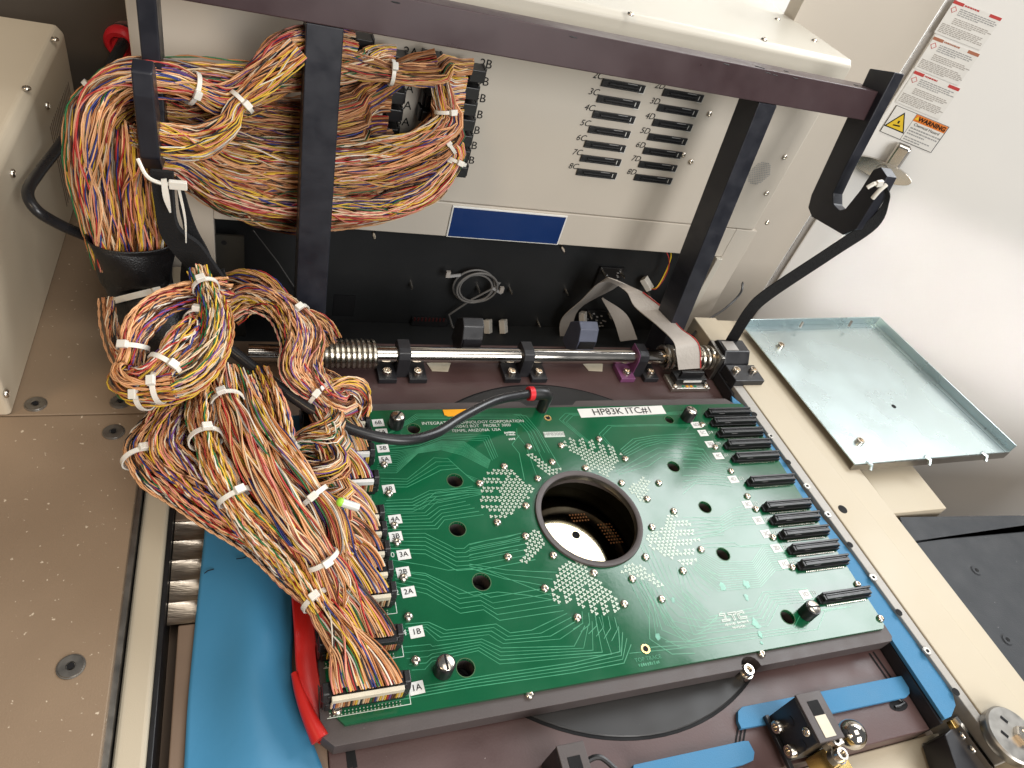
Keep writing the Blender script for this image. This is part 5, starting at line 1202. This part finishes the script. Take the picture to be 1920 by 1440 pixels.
upper('wire bundle to cabinet plug 4A', -15, .02, .0120, [(215,225,.270,.012),(270,195,.290,.012),(360,205,.310,.013),(480,215,.320,.013),(600,215,.330,.012),(670,195,.338,.011)], (738,168), (), seed=4)
upper('wire bundle to cabinet plug 5A', -5, .012, .0120, [(225,245,.275,.012),(285,215,.290,.012),(380,230,.310,.014),(490,245,.325,.014),(610,238,.335,.012),(680,222,.340,.011)], (733,200), (), seed=5)
upper('wire bundle to cabinet plug 6A', 8, .02, .0115, [(240,250,.280,.012),(300,235,.295,.012),(390,255,.310,.014),(500,268,.325,.014),(610,262,.335,.012),(680,250,.342,.011)], (727,235), (), seed=6)
upper('wire bundle curving up to cabinet plug 3B', 18, .005, .0115, [(250,262,.270,.012),(310,255,.285,.013),(400,285,.300,.014),(520,300,.312,.014),(640,298,.322,.013),(720,282,.328,.012),(785,262,.328,.0105),(835,222,.332,.011)], (875,160), (.87,), seed=7, palette=PAL, side=-1)
upper('wire bundle curving up to cabinet plug 4B', 26, -.005, .0115, [(262,275,.268,.012),(320,275,.282,.013),(410,310,.298,.014),(520,325,.312,.014),(640,320,.320,.013),(735,300,.322,.012),(810,260,.326,.012),(850,225,.334,.011)], (871,190), (), seed=8, palette=PAL, side=-1)
upper('wire bundle curving up to cabinet plug 5B', 34, .008, .0110, [(272,285,.275,.012),(330,295,.290,.013),(420,335,.305,.014),(530,345,.315,.014),(650,340,.324,.013),(750,320,.326,.012),(820,285,.330,.012),(855,250,.336,.010)], (868,219), (.86,), seed=9, side=-1)
upper('lowest tied wire bundle curving up to cabinet plug 6B', 40, -.008, .0110, [(280,295,.262,.012),(335,305,.276,.013),(415,355,.295,.014),(520,385,.305,.014),(640,392,.312,.013),(720,392,.315,.012),(785,372,.318,.0105),(835,330,.326,.011),(858,285,.334,.010)], (864,248), (.86,), seed=10, palette=PAL, side=-1)
upper('wire bundle curving up to cabinet plug 7B', 45, .015, .0110, [(285,300,.285,.012),(345,320,.300,.013),(430,370,.312,.014),(540,380,.322,.014),(660,372,.328,.013),(750,350,.330,.012),(815,325,.332,.0105),(850,298,.338,.010)], (860,276), (.88,), seed=11, side=-1)
upper('dark wire bundle along the bottom to cabinet plug 8B', 30, .022, .0110, [(275,290,.29,.012),(350,330,.31,.013),(440,380,.325,.015),(540,402,.332,.015),(650,405,.336,.013),(750,385,.338,.012),(820,350,.34,.011)], (856,306), (), seed=12, side=-1)
for i, (lb, pts) in enumerate((
 ('dark wire mass behind the left upright upper half', [(330,215,.315,.014),(440,225,.330,.017),(560,215,.342,.017),(680,180,.350,.012),(760,130,.352,.010),(820,112,.350,.009)]),
 ('dark wire mass behind the left upright middle', [(330,250,.315,.014),(440,280,.335,.019),(560,290,.345,.019),(680,275,.352,.013),(740,262,.355,.010)]),
 ('dark wire mass behind the left upright lower half', [(345,290,.315,.014),(450,345,.338,.019),(560,350,.346,.019),(680,320,.350,.014),(790,262,.352,.012),(850,190,.354,.010)]),
 ('dark wire ends hanging below the cabinet bundles', [(370,330,.330,.014),(450,385,.345,.015),(540,412,.350,.014),(630,415,.352,.010),(690,400,.352,.008)]),
 ('loose wire bundle across the hook in front of the trunk', [(262,250,.222,.011),(300,262,.232,.0125),(370,270,.25,.0135),(430,235,.26,.0105),(445,200,.27,.010),(500,150,.282,.012),(560,90,.29,.011)]))):
    bundle('wire_bundle', lb, [py(*p) for p in pts], pairs=30, seed=200+i, palette=PAL_SHADE if i < 4 else PAL, pitch=.034, ds=.006, wr=.00062, group='wire bundles at the cabinet', ties=(.62,) if i == 4 else ())
# black empty plugs on the panel
for p in ((808,105),(806,176),(799,205),(678,72),(652,158)):
    c = PY(*p, YP-.0005); t = thing('empty_plug', c, {808:'black plug above the tied sagging bundle on the cabinet', 806:'black plug left of label 4B behind the wires', 799:'black plug lowest in the gap between the wire columns', 678:'black plug just under the top beam right of the upright', 652:'black plug right of the left upright among wires'}[p[0]], 'plug', 'bare black plugs on the cabinet')
    put('plug', ME_CP, None, t, loc=c, bevel=.0006); put('latch', ME_CL, None, t, loc=c, bevel=.0005); put('latch', ME_CL, None, t, loc=c-V(.0176,0,0), bevel=.0005)
# green capped clear splice on the bundles
a, b = PZ(628,938,.072), PZ(672,952,.066); t = thing('capped_splice', a, 'clear plastic splice cap with lime green end on the wires', 'splice cap')
d = (b-a).normalized(); MB().cyl(a+d*.005, b, .0032, 14).build('clear_tube', K['glass'], t, smooth=True); MB().ball(a+d*.0045, .0034, 14, 8).build('green_tip', K['limegreen'], t, smooth=True)
# lettering: turn the text curves into plain meshes
bpy.context.view_layer.update(); dg = bpy.context.evaluated_depsgraph_get()
for o in [o for o in S.objects if o.type == 'FONT']:
    me = bpy.data.meshes.new_from_object(o.evaluated_get(dg)); me.name = 'lettering'
    if len(me.materials) == 0: me.materials.append(o.data.materials[0])
    p = o.parent; mb_ = o.matrix_basis.copy(); nm = o.name
    bpy.data.objects.remove(o); q = bpy.data.objects.new('lettering', me); COL.objects.link(q); q.matrix_basis = mb_; par(q, p)
